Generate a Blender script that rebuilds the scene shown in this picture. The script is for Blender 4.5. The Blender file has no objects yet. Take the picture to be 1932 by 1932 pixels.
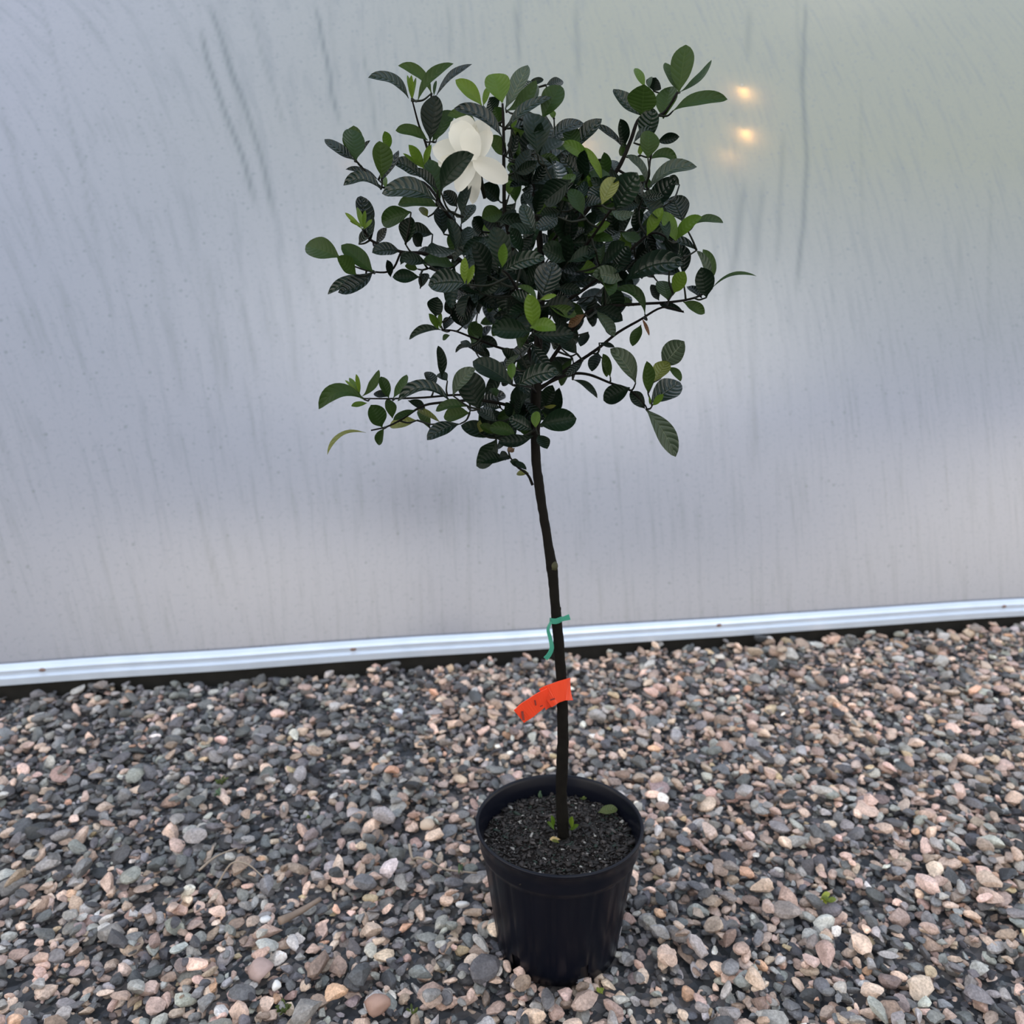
import bpy, math, random
import numpy as np
from mathutils import Vector, Matrix, noise as mnoise

# ---------------------------------------------------------------- camera, sky, sun, exposure
C = bpy.context.scene.collection
SC = bpy.context.scene
RES, FPX, HCAM, PITCH = 1932.0, 1500.0, 1.00, math.radians(13.4)
cam_d = bpy.data.cameras.new('camera')
cam_d.sensor_width = 36.0
cam_d.lens = 36.0 * FPX / RES
cam = bpy.data.objects.new('camera', cam_d)
C.objects.link(cam)
cam.location = (0, 0, HCAM)
cam.rotation_euler = (math.pi / 2 - PITCH, 0, 0)
cam_d.dof.use_dof = True
cam_d.dof.focus_distance = 1.02
cam_d.dof.aperture_fstop = 4.6
SC.camera = cam

SKY = 1.32
W = bpy.data.worlds.new('cloudy_sky')
SC.world = W
W.use_nodes = True
nt = W.node_tree
nt.nodes.clear()
def wn(t, **k):
    n = nt.nodes.new(t)
    for a, b in k.items(): setattr(n, a, b)
    return n
tc = wn('ShaderNodeTexCoord')
mp = wn('ShaderNodeMapping'); mp.inputs['Scale'].default_value = (1.0, 1.0, 2.6)
mp.inputs['Location'].default_value = (0.0, 0.0, 0.0)
nz = wn('ShaderNodeTexNoise'); nz.inputs['Scale'].default_value = 2.2; nz.inputs['Detail'].default_value = 4.0
rp = wn('ShaderNodeValToRGB')                                   # cloud over blue-grey
rp.color_ramp.elements[0].position = 0.46; rp.color_ramp.elements[0].color = (0.50, 0.60, 0.76, 1)
rp.color_ramp.elements[1].position = 0.60; rp.color_ramp.elements[1].color = (2.75, 2.55, 2.3, 1)
sx = wn('ShaderNodeSeparateXYZ')
el = wn('ShaderNodeMapRange'); el.inputs['From Min'].default_value = 0.0; el.inputs['From Max'].default_value = 0.95
el.inputs['To Min'].default_value = 0.66; el.inputs['To Max'].default_value = 1.7     # overcast: zenith brighter than horizon
mu = wn('ShaderNodeMix', data_type='RGBA', blend_type='MULTIPLY'); mu.inputs[0].default_value = 1.0
bg = wn('ShaderNodeBackground'); bg.inputs['Strength'].default_value = SKY
wo = wn('ShaderNodeOutputWorld')
L = nt.links.new
L(tc.outputs['Generated'], mp.inputs['Vector']); L(mp.outputs[0], nz.inputs['Vector'])
L(tc.outputs['Generated'], sx.inputs[0]); L(sx.outputs[2], el.inputs['Value'])
lw = wn('ShaderNodeMath', operation='MULTIPLY_ADD'); lw.inputs[1].default_value = -0.30; lw.inputs[2].default_value = 0.11
L(sx.outputs[2], lw.inputs[0])
ad = wn('ShaderNodeMath', operation='ADD'); L(lw.outputs[0], ad.inputs[0]); L(nz.outputs['Fac'], ad.inputs[1])
L(ad.outputs[0], rp.inputs['Fac']); L(rp.outputs[0], mu.inputs[6]); L(el.outputs[0], mu.inputs[7])
L(mu.outputs[2], bg.inputs['Color']); L(bg.outputs[0], wo.inputs['Surface'])

sun_d = bpy.data.lights.new('veiled_sun', 'SUN')
sun_d.energy = 0.55; sun_d.angle = math.radians(35); sun_d.color = (1.0, 0.96, 0.9)
sun = bpy.data.objects.new('veiled_sun', sun_d)
sun.rotation_euler = (math.radians(38), math.radians(22), 0)
C.objects.link(sun)

SC.view_settings.view_transform = 'Standard'
SC.view_settings.look = 'None'
SC.view_settings.gamma = 1.0
SC.view_settings.use_curve_mapping = False
SC.view_settings.exposure = 0.0

# ---------------------------------------------------------------- helpers
rnd = random.Random(7)
rng = np.random.default_rng(11)
CP, SP = math.cos(PITCH), math.sin(PITCH)
CAM = Vector((0, 0, HCAM))
def ray(px, py):
    a = (px - RES / 2) / FPX; b = -(py - RES / 2) / FPX
    return Vector((a, CP + b * SP, -SP + b * CP))      # unit depth along the view axis
def at(px, py, Y):                                     # the point seen at a pixel on the upright plane y = Y
    r = ray(px, py)
    return CAM + r * (Y / r.y)
def at_z(px, py, z):                                   # the point seen at a pixel on the level plane z
    r = ray(px, py)
    return CAM + r * ((z - HCAM) / r.z)
def depth(p): return (p.y) * CP - (p.z - HCAM) * SP
def proj(p):
    d = depth(p); u = p.y * SP + (p.z - HCAM) * CP
    return RES / 2 + FPX * p.x / d, RES / 2 - FPX * u / d

def mesh_obj(name, verts, faces, m, parent=None, smooth=True, uv=None, col=None):
    me = bpy.data.meshes.new(name)
    me.from_pydata([tuple(v) for v in verts], [], faces)
    if smooth: me.polygons.foreach_set('use_smooth', [True] * len(me.polygons))
    if uv is not None:
        ul = me.uv_layers.new(name='UVMap')
        idx = np.zeros(len(me.loops), dtype=np.int32); me.loops.foreach_get('vertex_index', idx)
        ul.data.foreach_set('uv', np.asarray(uv, dtype=np.float32)[idx].ravel())
    if m: me.materials.append(m)
    me.update()
    o = bpy.data.objects.new(name, me); C.objects.link(o)
    if parent: o.parent = parent
    return o
def big_mesh(name, V, T, m, parent=None, smooth=True, col=None, uv=None):
    me = bpy.data.meshes.new(name)
    V = np.asarray(V, dtype=np.float32); T = np.asarray(T, dtype=np.int32); k = T.shape[1]
    me.vertices.add(len(V)); me.vertices.foreach_set('co', V.ravel())
    me.loops.add(T.size); me.loops.foreach_set('vertex_index', T.ravel())
    me.polygons.add(len(T))
    me.polygons.foreach_set('loop_start', np.arange(0, T.size, k, dtype=np.int32))
    me.polygons.foreach_set('loop_total', np.full(len(T), k, dtype=np.int32))
    me.polygons.foreach_set('use_smooth', np.full(len(T), smooth, dtype=bool))
    if uv is not None:
        ul = me.uv_layers.new(name='UVMap'); ul.data.foreach_set('uv', np.asarray(uv, dtype=np.float32)[T.ravel()].ravel())
    if col is not None:
        ca = me.color_attributes.new('tint', 'FLOAT_COLOR', 'POINT')
        ca.data.foreach_set('color', np.asarray(col, dtype=np.float32).ravel())
    if m: me.materials.append(m)
    me.update(calc_edges=True)
    o = bpy.data.objects.new(name, me); C.objects.link(o)
    if parent: o.parent = parent
    return o
def empty(name, loc):
    o = bpy.data.objects.new(name, None); o.location = loc; o.empty_display_size = .05; C.objects.link(o); return o
def tag(o, label, cat, group=None, kind=None):
    if label: o['label'] = label
    if cat: o['category'] = cat
    if group: o['group'] = group
    if kind: o['kind'] = kind
def catmull(pts, n=6):
    pts = [Vector(p) for p in pts]
    P = [pts[0] * 2 - pts[1]] + pts + [pts[-1] * 2 - pts[-2]]
    out = []
    for i in range(1, len(P) - 2):
        for k in range(n):
            t = k / n
            a, b, c, d = P[i - 1], P[i], P[i + 1], P[i + 2]
            out.append(.5 * ((2 * b) + (c - a) * t + (2 * a - 5 * b + 4 * c - d) * t * t + (3 * b - a - 3 * c + d) * t ** 3))
    out.append(pts[-1].copy())
    return out
def tube_geo(pts, rads, seg=8, rough=0.0):
    V, F = [], []
    n = len(pts); prev = None
    for i, p in enumerate(pts):
        t = (pts[min(i + 1, n - 1)] - pts[max(i - 1, 0)]).normalized()
        ref = prev if prev is not None else (Vector((0, 1, 0)) if abs(t.y) < .9 else Vector((1, 0, 0)))
        u = (ref - t * ref.dot(t)).normalized(); prev = u; w = t.cross(u)
        for k in range(seg):
            a = 2 * math.pi * k / seg
            r = rads[i] * (1 + rough * (mnoise.noise(Vector((p.x * 60 + k * 1.7, p.z * 90, 3))) ))
            V.append(p + (u * math.cos(a) + w * math.sin(a)) * r)
    for i in range(n - 1):
        for k in range(seg):
            a = i * seg + k; b = i * seg + (k + 1) % seg
            F.append((a, b, b + seg, a + seg))
    V.append(pts[0].copy()); V.append(pts[-1].copy())
    for k in range(seg):
        F.append((len(V) - 2, (k + 1) % seg, k)); F.append((len(V) - 1, (n - 1) * seg + k, (n - 1) * seg + (k + 1) % seg))
    return V, F

# ---------------------------------------------------------------- materials
def mat(name):
    m = bpy.data.materials.new(name); m.use_nodes = True
    t = m.node_tree; b = t.nodes['Principled BSDF']
    return m, t, b
def N(t, ty, **k):
    n = t.nodes.new(ty)
    for a, b in k.items(): setattr(n, a, b)
    return n
def math_n(t, op, a=None, b=None, clamp=False):
    n = N(t, 'ShaderNodeMath', operation=op); n.use_clamp = clamp
    for i, v in enumerate((a, b)):
        if v is None: continue
        if isinstance(v, (int, float)): n.inputs[i].default_value = v
        else: t.links.new(v, n.inputs[i])
    return n.outputs[0]
def ramp(t, fac, stops):
    r = N(t, 'ShaderNodeValToRGB'); cr = r.color_ramp
    while len(cr.elements) < len(stops): cr.elements.new(.5)
    for e, (p, c) in zip(cr.elements, stops): e.position = p; e.color = (*c, 1)
    t.links.new(fac, r.inputs['Fac']); return r.outputs[0]
def mixc(t, fac, a, b, mode='MIX'):
    n = N(t, 'ShaderNodeMix', data_type='RGBA', blend_type=mode)
    for s, v in ((0, fac), (6, a), (7, b)):
        if isinstance(v, (int, float)): n.inputs[s].default_value = v
        elif isinstance(v, tuple): n.inputs[s].default_value = (*v, 1)
        else: t.links.new(v, n.inputs[s])
    return n.outputs[2]
def noise(t, scale, detail=3, vec=None, rough=.5):
    n = N(t, 'ShaderNodeTexNoise'); n.inputs['Scale'].default_value = scale; n.inputs['Detail'].default_value = detail
    n.inputs['Roughness'].default_value = rough
    if vec is not None: t.links.new(vec, n.inputs['Vector'])
    return n.outputs['Fac']
def objcoord(t): return N(t, 'ShaderNodeTexCoord').outputs['Object']
def bump(t, h, strength, dist, b):
    n = N(t, 'ShaderNodeBump'); n.inputs['Strength'].default_value = strength; n.inputs['Distance'].default_value = dist
    t.links.new(h, n.inputs['Height']); t.links.new(n.outputs[0], b.inputs['Normal']); return n
def simple(name, col, rough=.5, spec=.5, metal=0, nscale=None, ncol=None, bs=None):
    m, t, b = mat(name)
    b.inputs['Roughness'].default_value = rough; b.inputs['Specular IOR Level'].default_value = spec
    b.inputs['Metallic'].default_value = metal; b.inputs['Base Color'].default_value = (*col, 1)
    if nscale:
        f = noise(t, nscale, 4, objcoord(t))
        t.links.new(mixc(t, f, col, ncol or tuple(c * .5 for c in col)), b.inputs['Base Color'])
        if bs: bump(t, f, bs[0], bs[1], b)
    return m

def leaf_mat(name, top, under, vein, trans, rough=.32, veinmix=.35, spec=.5, bstr=.55):
    m, t, b = mat(name)
    uv = N(t, 'ShaderNodeUVMap'); sp = N(t, 'ShaderNodeSeparateXYZ'); t.links.new(uv.outputs[0], sp.inputs[0])
    au = math_n(t, 'ABSOLUTE', math_n(t, 'SUBTRACT', math_n(t, 'MULTIPLY', sp.outputs[0], 2.0), 1.0))
    cur = math_n(t, 'MULTIPLY', math_n(t, 'POWER', au, 1.3), .17)
    ph = math_n(t, 'MULTIPLY', math_n(t, 'SUBTRACT', sp.outputs[1], cur), 8.0)
    quilt = math_n(t, 'ABSOLUTE', math_n(t, 'SINE', math_n(t, 'MULTIPLY', ph, math.pi)))
    side = math_n(t, 'POWER', math_n(t, 'SUBTRACT', 1.0, quilt), 5.0)
    midr = math_n(t, 'SUBTRACT', 1.0, math_n(t, 'MULTIPLY', au, 14.0), clamp=True)
    veins = math_n(t, 'MAXIMUM', math_n(t, 'MULTIPLY', side, .7), midr)
    geo = N(t, 'ShaderNodeNewGeometry'); oi = N(t, 'ShaderNodeObjectInfo')
    nz_ = noise(t, 70, 3, objcoord(t))
    c1 = mixc(t, geo.outputs['Backfacing'], top, under)
    c2 = mixc(t, math_n(t, 'MULTIPLY', veins, veinmix), c1, vein)
    c3 = mixc(t, math_n(t, 'MULTIPLY', nz_, .55), c2, tuple(x * .45 for x in top))
    hs = N(t, 'ShaderNodeHueSaturation'); t.links.new(c3, hs.inputs['Color'])
    t.links.new(math_n(t, 'ADD', math_n(t, 'MULTIPLY', oi.outputs['Random'], .6), .7), hs.inputs['Value'])
    t.links.new(math_n(t, 'ADD', math_n(t, 'MULTIPLY', oi.outputs['Random'], -.03), .515), hs.inputs['Hue'])
    t.links.new(hs.outputs[0], b.inputs['Base Color'])
    b.inputs['Roughness'].default_value = rough; b.inputs['Specular IOR Level'].default_value = spec
    h = math_n(t, 'SUBTRACT', math_n(t, 'ADD', math_n(t, 'POWER', quilt, .6), math_n(t, 'MULTIPLY', nz_, .15)), math_n(t, 'MULTIPLY', midr, .8))
    bp = bump(t, h, bstr, .0016, b)
    tr = N(t, 'ShaderNodeBsdfTranslucent')
    g = N(t, 'ShaderNodeGamma'); g.inputs[1].default_value = .8; t.links.new(hs.outputs[0], g.inputs[0])
    t.links.new(g.outputs[0], tr.inputs['Color'])
    mx = N(t, 'ShaderNodeMixShader'); mx.inputs[0].default_value = trans
    out = t.nodes['Material Output']
    t.links.new(b.outputs[0], mx.inputs[1]); t.links.new(tr.outputs[0], mx.inputs[2]); t.links.new(mx.outputs[0], out.inputs[0])
    return m
M = {}
M['d'] = leaf_mat('leaf_dark', (.0035, .0105, .0045), (.009, .021, .008), (.012, .027, .012), .04, .36, .25, .13, .4)
M['s'] = leaf_mat('leaf_glossy', (.0045, .0125, .0065), (.014, .030, .012), (.020, .040, .020), .05, .22, .3, .30, .65)
M['m'] = leaf_mat('leaf_mid_green', (.019, .042, .006), (.034, .068, .009), (.050, .09, .018), .22, .45, .35, .15, .35)
M['l'] = leaf_mat('leaf_lime', (.075, .135, .010), (.09, .16, .014), (.13, .20, .04), .35, .42, .2, .25, .3)
M['p'] = leaf_mat('leaf_pale_underside', (.030, .048, .026), (.036, .055, .030), (.20, .24, .16), .10, .36, .8, .25, .8)
M['y'] = leaf_mat('leaf_olive', (.10, .12, .016), (.12, .14, .02), (.16, .18, .05), .3, .42)
M['b'] = leaf_mat('leaf_brown', (.13, .055, .018), (.14, .06, .02), (.18, .09, .03), .15, .5)

def petal_mat():
    m, t, b = mat('petal_white')
    f = noise(t, 25, 2, objcoord(t))
    t.links.new(mixc(t, f, (.60, .58, .50), (.70, .69, .63)), b.inputs['Base Color'])
    b.inputs['Roughness'].default_value = .5
    b.inputs['Specular IOR Level'].default_value = .3
    tr = N(t, 'ShaderNodeBsdfTranslucent'); tr.inputs[0].default_value = (.72, .70, .58, 1)
    mx = N(t, 'ShaderNodeMixShader'); mx.inputs[0].default_value = .4
    t.links.new(b.outputs[0], mx.inputs[1]); t.links.new(tr.outputs[0], mx.inputs[2]); t.links.new(mx.outputs[0], t.nodes['Material Output'].inputs[0])
    return m
M['petal'] = petal_mat()
M['bark'] = simple('bark_dark', (.0035, .003, .003), .75, .08, 0, 90, (.009, .008, .006), (.6, .002))
M['twig'] = simple('twig_green_brown', (.009, .012, .006), .6, .15, 0, 120, (.005, .006, .004), (.4, .001))
M['knot'] = simple('knot_olive', (.05, .05, .02), .7, .3, 0, 140, (.02, .02, .01), (.5, .001))

def stone_mat():
    m, t, b = mat('stone_speckled')
    at_ = N(t, 'ShaderNodeAttribute'); at_.attribute_name = 'tint'
    oi = N(t, 'ShaderNodeObjectInfo')
    oc = objcoord(t)
    f1 = noise(t, 260, 4, oc, .65); f2 = noise(t, 45, 3, oc)
    # stones on their own carry their colour as the object's colour, joined gravel carries it per vertex
    col = mixc(t, at_.outputs['Alpha'], oi.outputs['Color'], at_.outputs['Color'])
    c = mixc(t, 1.0, col, ramp(t, f1, [(.3, (.62, .62, .62)), (.7, (1.25, 1.25, 1.25))]), 'MULTIPLY')
    c = mixc(t, 1.0, c, ramp(t, f2, [(.35, (.78, .77, .76)), (.65, (1.12, 1.1, 1.08))]), 'MULTIPLY')
    t.links.new(c, b.inputs['Base Color'])
    b.inputs['Roughness'].default_value = .62; b.inputs['Specular IOR Level'].default_value = .35
    bump(t, f1, .35, .0012, b)
    return m
M['stone'] = stone_mat()

# ---------------------------------------------------------------- the greenhouse wall
A0 = at_z(375, 1261, 0.044); A1 = at_z(1557, 1181, 0.044)
wd = Vector((A1.x - A0.x, A1.y - A0.y, 0)).normalized()        # along the wall
wb = Vector((-wd.y, wd.x, 0))                                   # away from the camera
worg = Vector((A0.x, A0.y, 0)) + wd * ((Vector((-A0.x, -A0.y, 0))).dot(wd))
def hoop(s):                                                    # arc length up the film -> (back, height)
    R, a0 = 4.6, math.radians(12)
    a = a0 + s / R
    return (R * (math.cos(a0) - math.cos(a)), R * (math.sin(a) - math.sin(a0)))
def wall_pt(u, s, out=0.0):
    bk, z = hoop(s)
    return worg + wd * u + wb * (bk - out) + Vector((0, 0, z))
RAIL_Z0, RAIL_H = 0.044, 0.048
def film():
    U0, U1, S0, S1 = -3.4, 3.8, 0.07, 3.6
    nu, ns = 620, 290
    us = np.linspace(U0, U1, nu); ss = np.linspace(S0, S1, ns)
    UU, SS = np.meshgrid(us, ss)
    # runs of condensation: (u, s) strips darker than the misted film
    wet = np.zeros_like(UU)
    R, a0 = 4.6, math.radians(12)
    def uv_at(px, py):                                          # where a line of sight meets the curved film
        r = ray(px, py); lo, hi = .5, 6.0
        for _ in range(40):
            mid = (lo + hi) / 2; p = CAM + r * mid - worg
            z = p.z; v = z / R + math.sin(a0)
            bk = R * (math.cos(a0) - math.cos(math.asin(max(-.99, min(.99, v)))))
            if p.dot(wb) > bk: hi = mid
            else: lo = mid
        p = CAM + r * lo - worg
        return p.dot(wd), R * (math.asin(max(-.99, min(.99, p.z / R + math.sin(a0)))) - a0)
    runs = [([(375, 45), (400, 140), (430, 225), (465, 320), (485, 400)], .9, .008),
            ([(395, 0), (422, 90), (450, 170), (482, 260), (505, 350), (520, 420)], .8, .009),
            ([(470, 0), (492, 95), (520, 180), (540, 260)], .4, .006),
            ([(592, 0), (612, 90), (628, 180), (645, 245)], .85, .007),
            ([(682, 85), (695, 150), (706, 220), (716, 300)], .5, .006),
            ([(968, 0), (976, 60), (982, 140)], .6, .007), ([(1085, 0), (1088, 60), (1092, 170)], .4, .010),
            ([(845, 0), (850, 80), (853, 130)], .35, .008), ([(1415, 10), (1413, 60), (1412, 120)], .4, .014),
            ([(1520, 0), (1518, 90), (1516, 180), (1522, 300), (1515, 420), (1500, 560)], .75, .009),
            ([(1480, 240), (1474, 330), (1470, 420), (1462, 520)], .4, .010),
            ([(1405, 330), (1395, 430), (1380, 520), (1372, 600)], .55, .014),
            ([(1440, 330), (1432, 430), (1425, 520)], .45, .012),
            ([(1350, 420), (1345, 520), (1340, 600)], .3, .012),
            ([(385, 470), (402, 560), (418, 650), (432, 760)], .35, .010),
            ([(560, 470), (590, 560), (612, 660)], .28, .009),
            ([(440, 520), (470, 640), (490, 740)], .25, .010),
            ([(640, 540), (655, 620), (668, 700)], .2, .010),
            ([(380, 990), (400, 1060), (425, 1140)], .45, .008),
            ([(455, 980), (470, 1040), (482, 1100)], .25, .008)]
    r_ = random.Random(5)
    for i in range(46):                                         # fainter runs everywhere, in and out of view
        x = -500 + 2900 * i / 45 + r_.uniform(-20, 20); y = r_.uniform(-500, 500); ln = r_.uniform(200, 600)
        sl = max(0, (900 - x) / 900) * .28 + r_.uniform(-.02, .02)
        runs.append(([(x, y), (x + sl * ln * .5, y + ln * .5), (x + sl * ln, y + ln)], r_.uniform(.1, .3), r_.uniform(.005, .014)))
    for pts, amp, wdt in runs:
        P = [uv_at(*p) for p in pts]
        P3 = catmull([Vector((a, b, 0)) for a, b in P], 8)
        pu = np.array([p.x for p in P3]); ps = np.array([p.y for p in P3])
        o = np.argsort(ps); pu, ps = pu[o], ps[o]
        c = np.interp(SS, ps, pu) + .0015 * np.sin(SS * 23 + amp * 50)
        inside = np.clip((SS - ps[0]) / .10, 0, 1) * np.clip((ps[-1] - SS) / .10, 0, 1)
        wet += amp * inside * np.exp(-((UU - c) / wdt) ** 2)
    wet = np.clip(wet, 0, 1)
    bk = R * (math.cos(a0) - np.cos(a0 + SS / R)); zz = R * (np.sin(a0 + SS / R) - math.sin(a0))
    bulge = .004 * np.sin(UU * 2.3 + 1) * np.sin(SS * 2.1)
    X = worg.x + wd.x * UU + wb.x * (bk + bulge); Y = worg.y + wd.y * UU + wb.y * (bk + bulge)
    V = np.stack([X, Y, zz], -1).reshape(-1, 3)
    idx = np.arange(nu * ns).reshape(ns, nu)
    T = np.stack([idx[:-1, :-1], idx[:-1, 1:], idx[1:, 1:], idx[1:, :-1]], -1).reshape(-1, 4)
    col = np.stack([wet.ravel(), np.zeros(nu * ns), np.zeros(nu * ns), np.ones(nu * ns)], -1)
    m, t, b = mat('misted_film')
    uv = N(t, 'ShaderNodeUVMap').outputs[0]
    a_ = N(t, 'ShaderNodeAttribute'); a_.attribute_name = 'tint'
    sepc = N(t, 'ShaderNodeSeparateColor'); t.links.new(a_.outputs['Color'], sepc.inputs[0])
    mpn = N(t, 'ShaderNodeMapping'); mpn.inputs['Scale'].default_value = (16, 1.1, 1); 
    su = N(t, 'ShaderNodeSeparateXYZ'); t.links.new(uv, su.inputs[0])      # the runs lean over on the left
    ux = math_n(t, 'ADD', su.outputs[0], math_n(t, 'MULTIPLY', math_n(t, 'MULTIPLY', su.outputs[1], .27), math_n(t, 'MAXIMUM', math_n(t, 'MULTIPLY', su.outputs[0], -1.0), 0.0)))
    cb = N(t, 'ShaderNodeCombineXYZ'); t.links.new(ux, cb.inputs[0]); t.links.new(su.outputs[1], cb.inputs[1]); t.links.new(cb.outputs[0], mpn.inputs[0])
    stre = noise(t, 3.0, 5, mpn.outputs[0], .6)
    soft = noise(t, 1.1, 2, uv)
    # algae tint grows up the film, towards the right
    sepu = N(t, 'ShaderNodeSeparateXYZ'); t.links.new(uv, sepu.inputs[0])
    alg = math_n(t, 'MULTIPLY', math_n(t, 'MULTIPLY', math_n(t, 'SUBTRACT', sepu.outputs[1], .75), 1.0, clamp=True),
                 math_n(t, 'ADD', math_n(t, 'MULTIPLY', sepu.outputs[0], .5), .55, clamp=True))
    base = mixc(t, soft, (.235, .256, .315), (.285, .295, .345))
    base = mixc(t, math_n(t, 'MULTIPLY', alg, 1.0, clamp=True), base, (.235, .245, .175))
    base = mixc(t, math_n(t, 'MULTIPLY', math_n(t, 'SUBTRACT', stre, .5, clamp=True), 1.7, clamp=True), base, (.12, .14, .155))
    base = mixc(t, math_n(t, 'MULTIPLY', sepc.outputs[0], .75), base, (.045, .065, .06))
    # droplets: small scattered beads, denser high up
    vo = N(t, 'ShaderNodeTexVoronoi'); vo.inputs['Scale'].default_value = 62; t.links.new(uv, vo.inputs['Vector'])
    sz = N(t, 'ShaderNodeSeparateColor'); t.links.new(vo.outputs['Color'], sz.inputs[0])
    dens = math_n(t, 'ADD', math_n(t, 'MULTIPLY', sepu.outputs[1], .18), .02)
    drop = math_n(t, 'MULTIPLY', math_n(t, 'LESS_THAN', vo.outputs['Distance'], math_n(t, 'MULTIPLY', sz.outputs[1], .34)),
                  math_n(t, 'LESS_THAN', sz.outputs[0], dens))
    base = mixc(t, math_n(t, 'MULTIPLY', drop, .55), base, (.13, .15, .17))
    vo2 = noise(t, 85, 2, uv)
    base = mixc(t, math_n(t, 'MULTIPLY', math_n(t, 'SUBTRACT', vo2, .56, clamp=True), 2.2, clamp=True), base, (.14, .16, .18))
    t.links.new(base, b.inputs['Base Color'])
    b.inputs['Roughness'].default_value = .27; b.inputs['Specular IOR Level'].default_value = .9
    b.inputs['IOR'].default_value = 2.0
    bump(t, math_n(t, 'ADD', stre, math_n(t, 'MULTIPLY', drop, .2)), .12, .004, b)
    tr = N(t, 'ShaderNodeBsdfTranslucent'); t.links.new(base, tr.inputs['Color'])
    mx = N(t, 'ShaderNodeMixShader'); mx.inputs[0].default_value = .45
    t.links.new(b.outputs[0], mx.inputs[1]); t.links.new(tr.outputs[0], mx.inputs[2])
    t.links.new(mx.outputs[0], t.nodes['Material Output'].inputs[0])
    uvs = np.stack([UU.ravel(), SS.ravel()], -1)
    o = big_mesh('wall_back', V, T, m, None, True, col, uvs)
    o['kind'] = 'structure'; o['label'] = 'misted greenhouse film wall with condensation runs'
    return o, uv_at
wall, uv_at = film()

# aluminium base rail: two-step profile, slightly uneven; screws on it; dark ground board below
def extrude(name, prof, u0, u1, m, n=60, wob=.0):
    V, F = [], []; k = len(prof)
    for i in range(n + 1):
        u = u0 + (u1 - u0) * i / n
        dz = wob * mnoise.noise(Vector((u * 2.3, 1.7, 0)))
        for (out, z) in prof:
            p = worg + wd * u - wb * out; V.append(Vector((p.x, p.y, z + dz)))
    for i in range(n):
        for j in range(k):
            a = i * k + j; b = i * k + (j + 1) % k
            F.append((a, b, b + k, a + k))
    F.append(tuple(range(k))); F.append(tuple(n * k + j for j in reversed(range(k))))
    return mesh_obj(name, V, F, m, None, False)
M['rail'] = simple('aluminium_rail', (.66, .73, .82), .38, .5, .35, 14, (.50, .56, .64), (.15, .003))
M['board'] = simple('ground_board', (.012, .012, .011), .85, .2, 0, 30, (.028, .026, .022), (.5, .004))
z0, zh = RAIL_Z0, RAIL_Z0 + RAIL_H
rail = extrude('trim_1', [(.000, z0), (.026, z0), (.026, z0 + .019), (.016, z0 + .023), (.018, zh - .010), (.013, zh - .003), (.000, zh + .004)], -3.4, 3.8, M['rail'], 90, .004)
rail['kind'] = 'structure'; rail['label'] = 'pale aluminium rail along the foot of the film wall'
board = extrude('trim_2', [(-.03, -.06), (.006, -.06), (.006, z0 + .004), (-.03, z0 + .004)], -3.4, 3.8, M['board'], 60, .0)
board['kind'] = 'structure'; board['label'] = 'dark ground board under the aluminium rail'
M['screw'] = simple('rusty_screw', (.20, .13, .11), .6, .4, .3)
for u in (uv_at(667, 1218)[0], uv_at(1348, 1170)[0], uv_at(90, 1270)[0], uv_at(1880, 1140)[0]):
    V, F = [], []
    c = worg + wd * u - wb * .0175
    for k in range(10):
        a = 2 * math.pi * k / 10
        for rr, oo in ((.0095, 0), (.006, .003)):
            V.append(c + wd * (math.cos(a) * rr) + Vector((0, 0, z0 + .034 + math.sin(a) * rr * .6)) - wb * oo)
    for k in range(10):
        j = (k + 1) % 10; F.append((2 * k, 2 * j, 2 * j + 1, 2 * k + 1))
    F.append(tuple(2 * k + 1 for k in range(10)))
    so = mesh_obj('screw', V, F, M['screw'], rail)

# bulbs added behind the misted film to make its warm glow spots
GLOW_SPOTS = [(1408, 184, .008, .045, 58, 4.5), (1410, 262, .009, .040, 62, 3.0), (1380, 308, .008, .06, 30, 4.0), (1095, 290, .012, .07, 75, 1.2), (655, 318, .006, .035, 7, 2.0)]
def bulb(i, px, py, r, back, strength, tall):
    u, s = uv_at(px, py); p = wall_pt(u, s, -back)
    root = empty('hanging_lamp', p)
    desc = ['warm lamp glowing through the film, upper of two beside the crown', 'warm lamp glowing through the film, brighter lower of two',
            'faint warm lamp below the two bright ones', 'warm lamp glowing behind the right middle of the crown',
            'faint orange lamp behind the left edge of the crown'][i]
    tag(root, desc, 'lamp')
    m, t, b = mat('warm_lamp_glass')
    b.inputs['Emission Color'].default_value = (1.0, .48, .17, 1); b.inputs['Emission Strength'].default_value = strength
    V, F = [], []
    prof = [(0, -1), (.5, -.85), (.9, -.4), (1, 0), (.85, .55), (.5, .85), (.3, 1.0)]
    for (a, b) in prof:
        for k in range(12):
            t = 2 * math.pi * k / 12; V.append((a * r * math.cos(t), a * r * math.sin(t), b * r * tall))
    for j in range(len(prof) - 1):
        for k in range(12):
            F.append((j * 12 + k, j * 12 + (k + 1) % 12, (j + 1) * 12 + (k + 1) % 12, (j + 1) * 12 + k))
    mesh_obj('bulb', V, F, m, root)
    V, F = tube_geo([Vector((0, 0, r * tall)), Vector((0, 0, r * tall + .02))], [r * .35, r * .3], 10)
    mesh_obj('socket', V, F, CORD, root)
CORD = simple('lamp_cord', (.5, .5, .5), .6)
for i, a_ in enumerate(GLOW_SPOTS): bulb(i, *a_)

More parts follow.
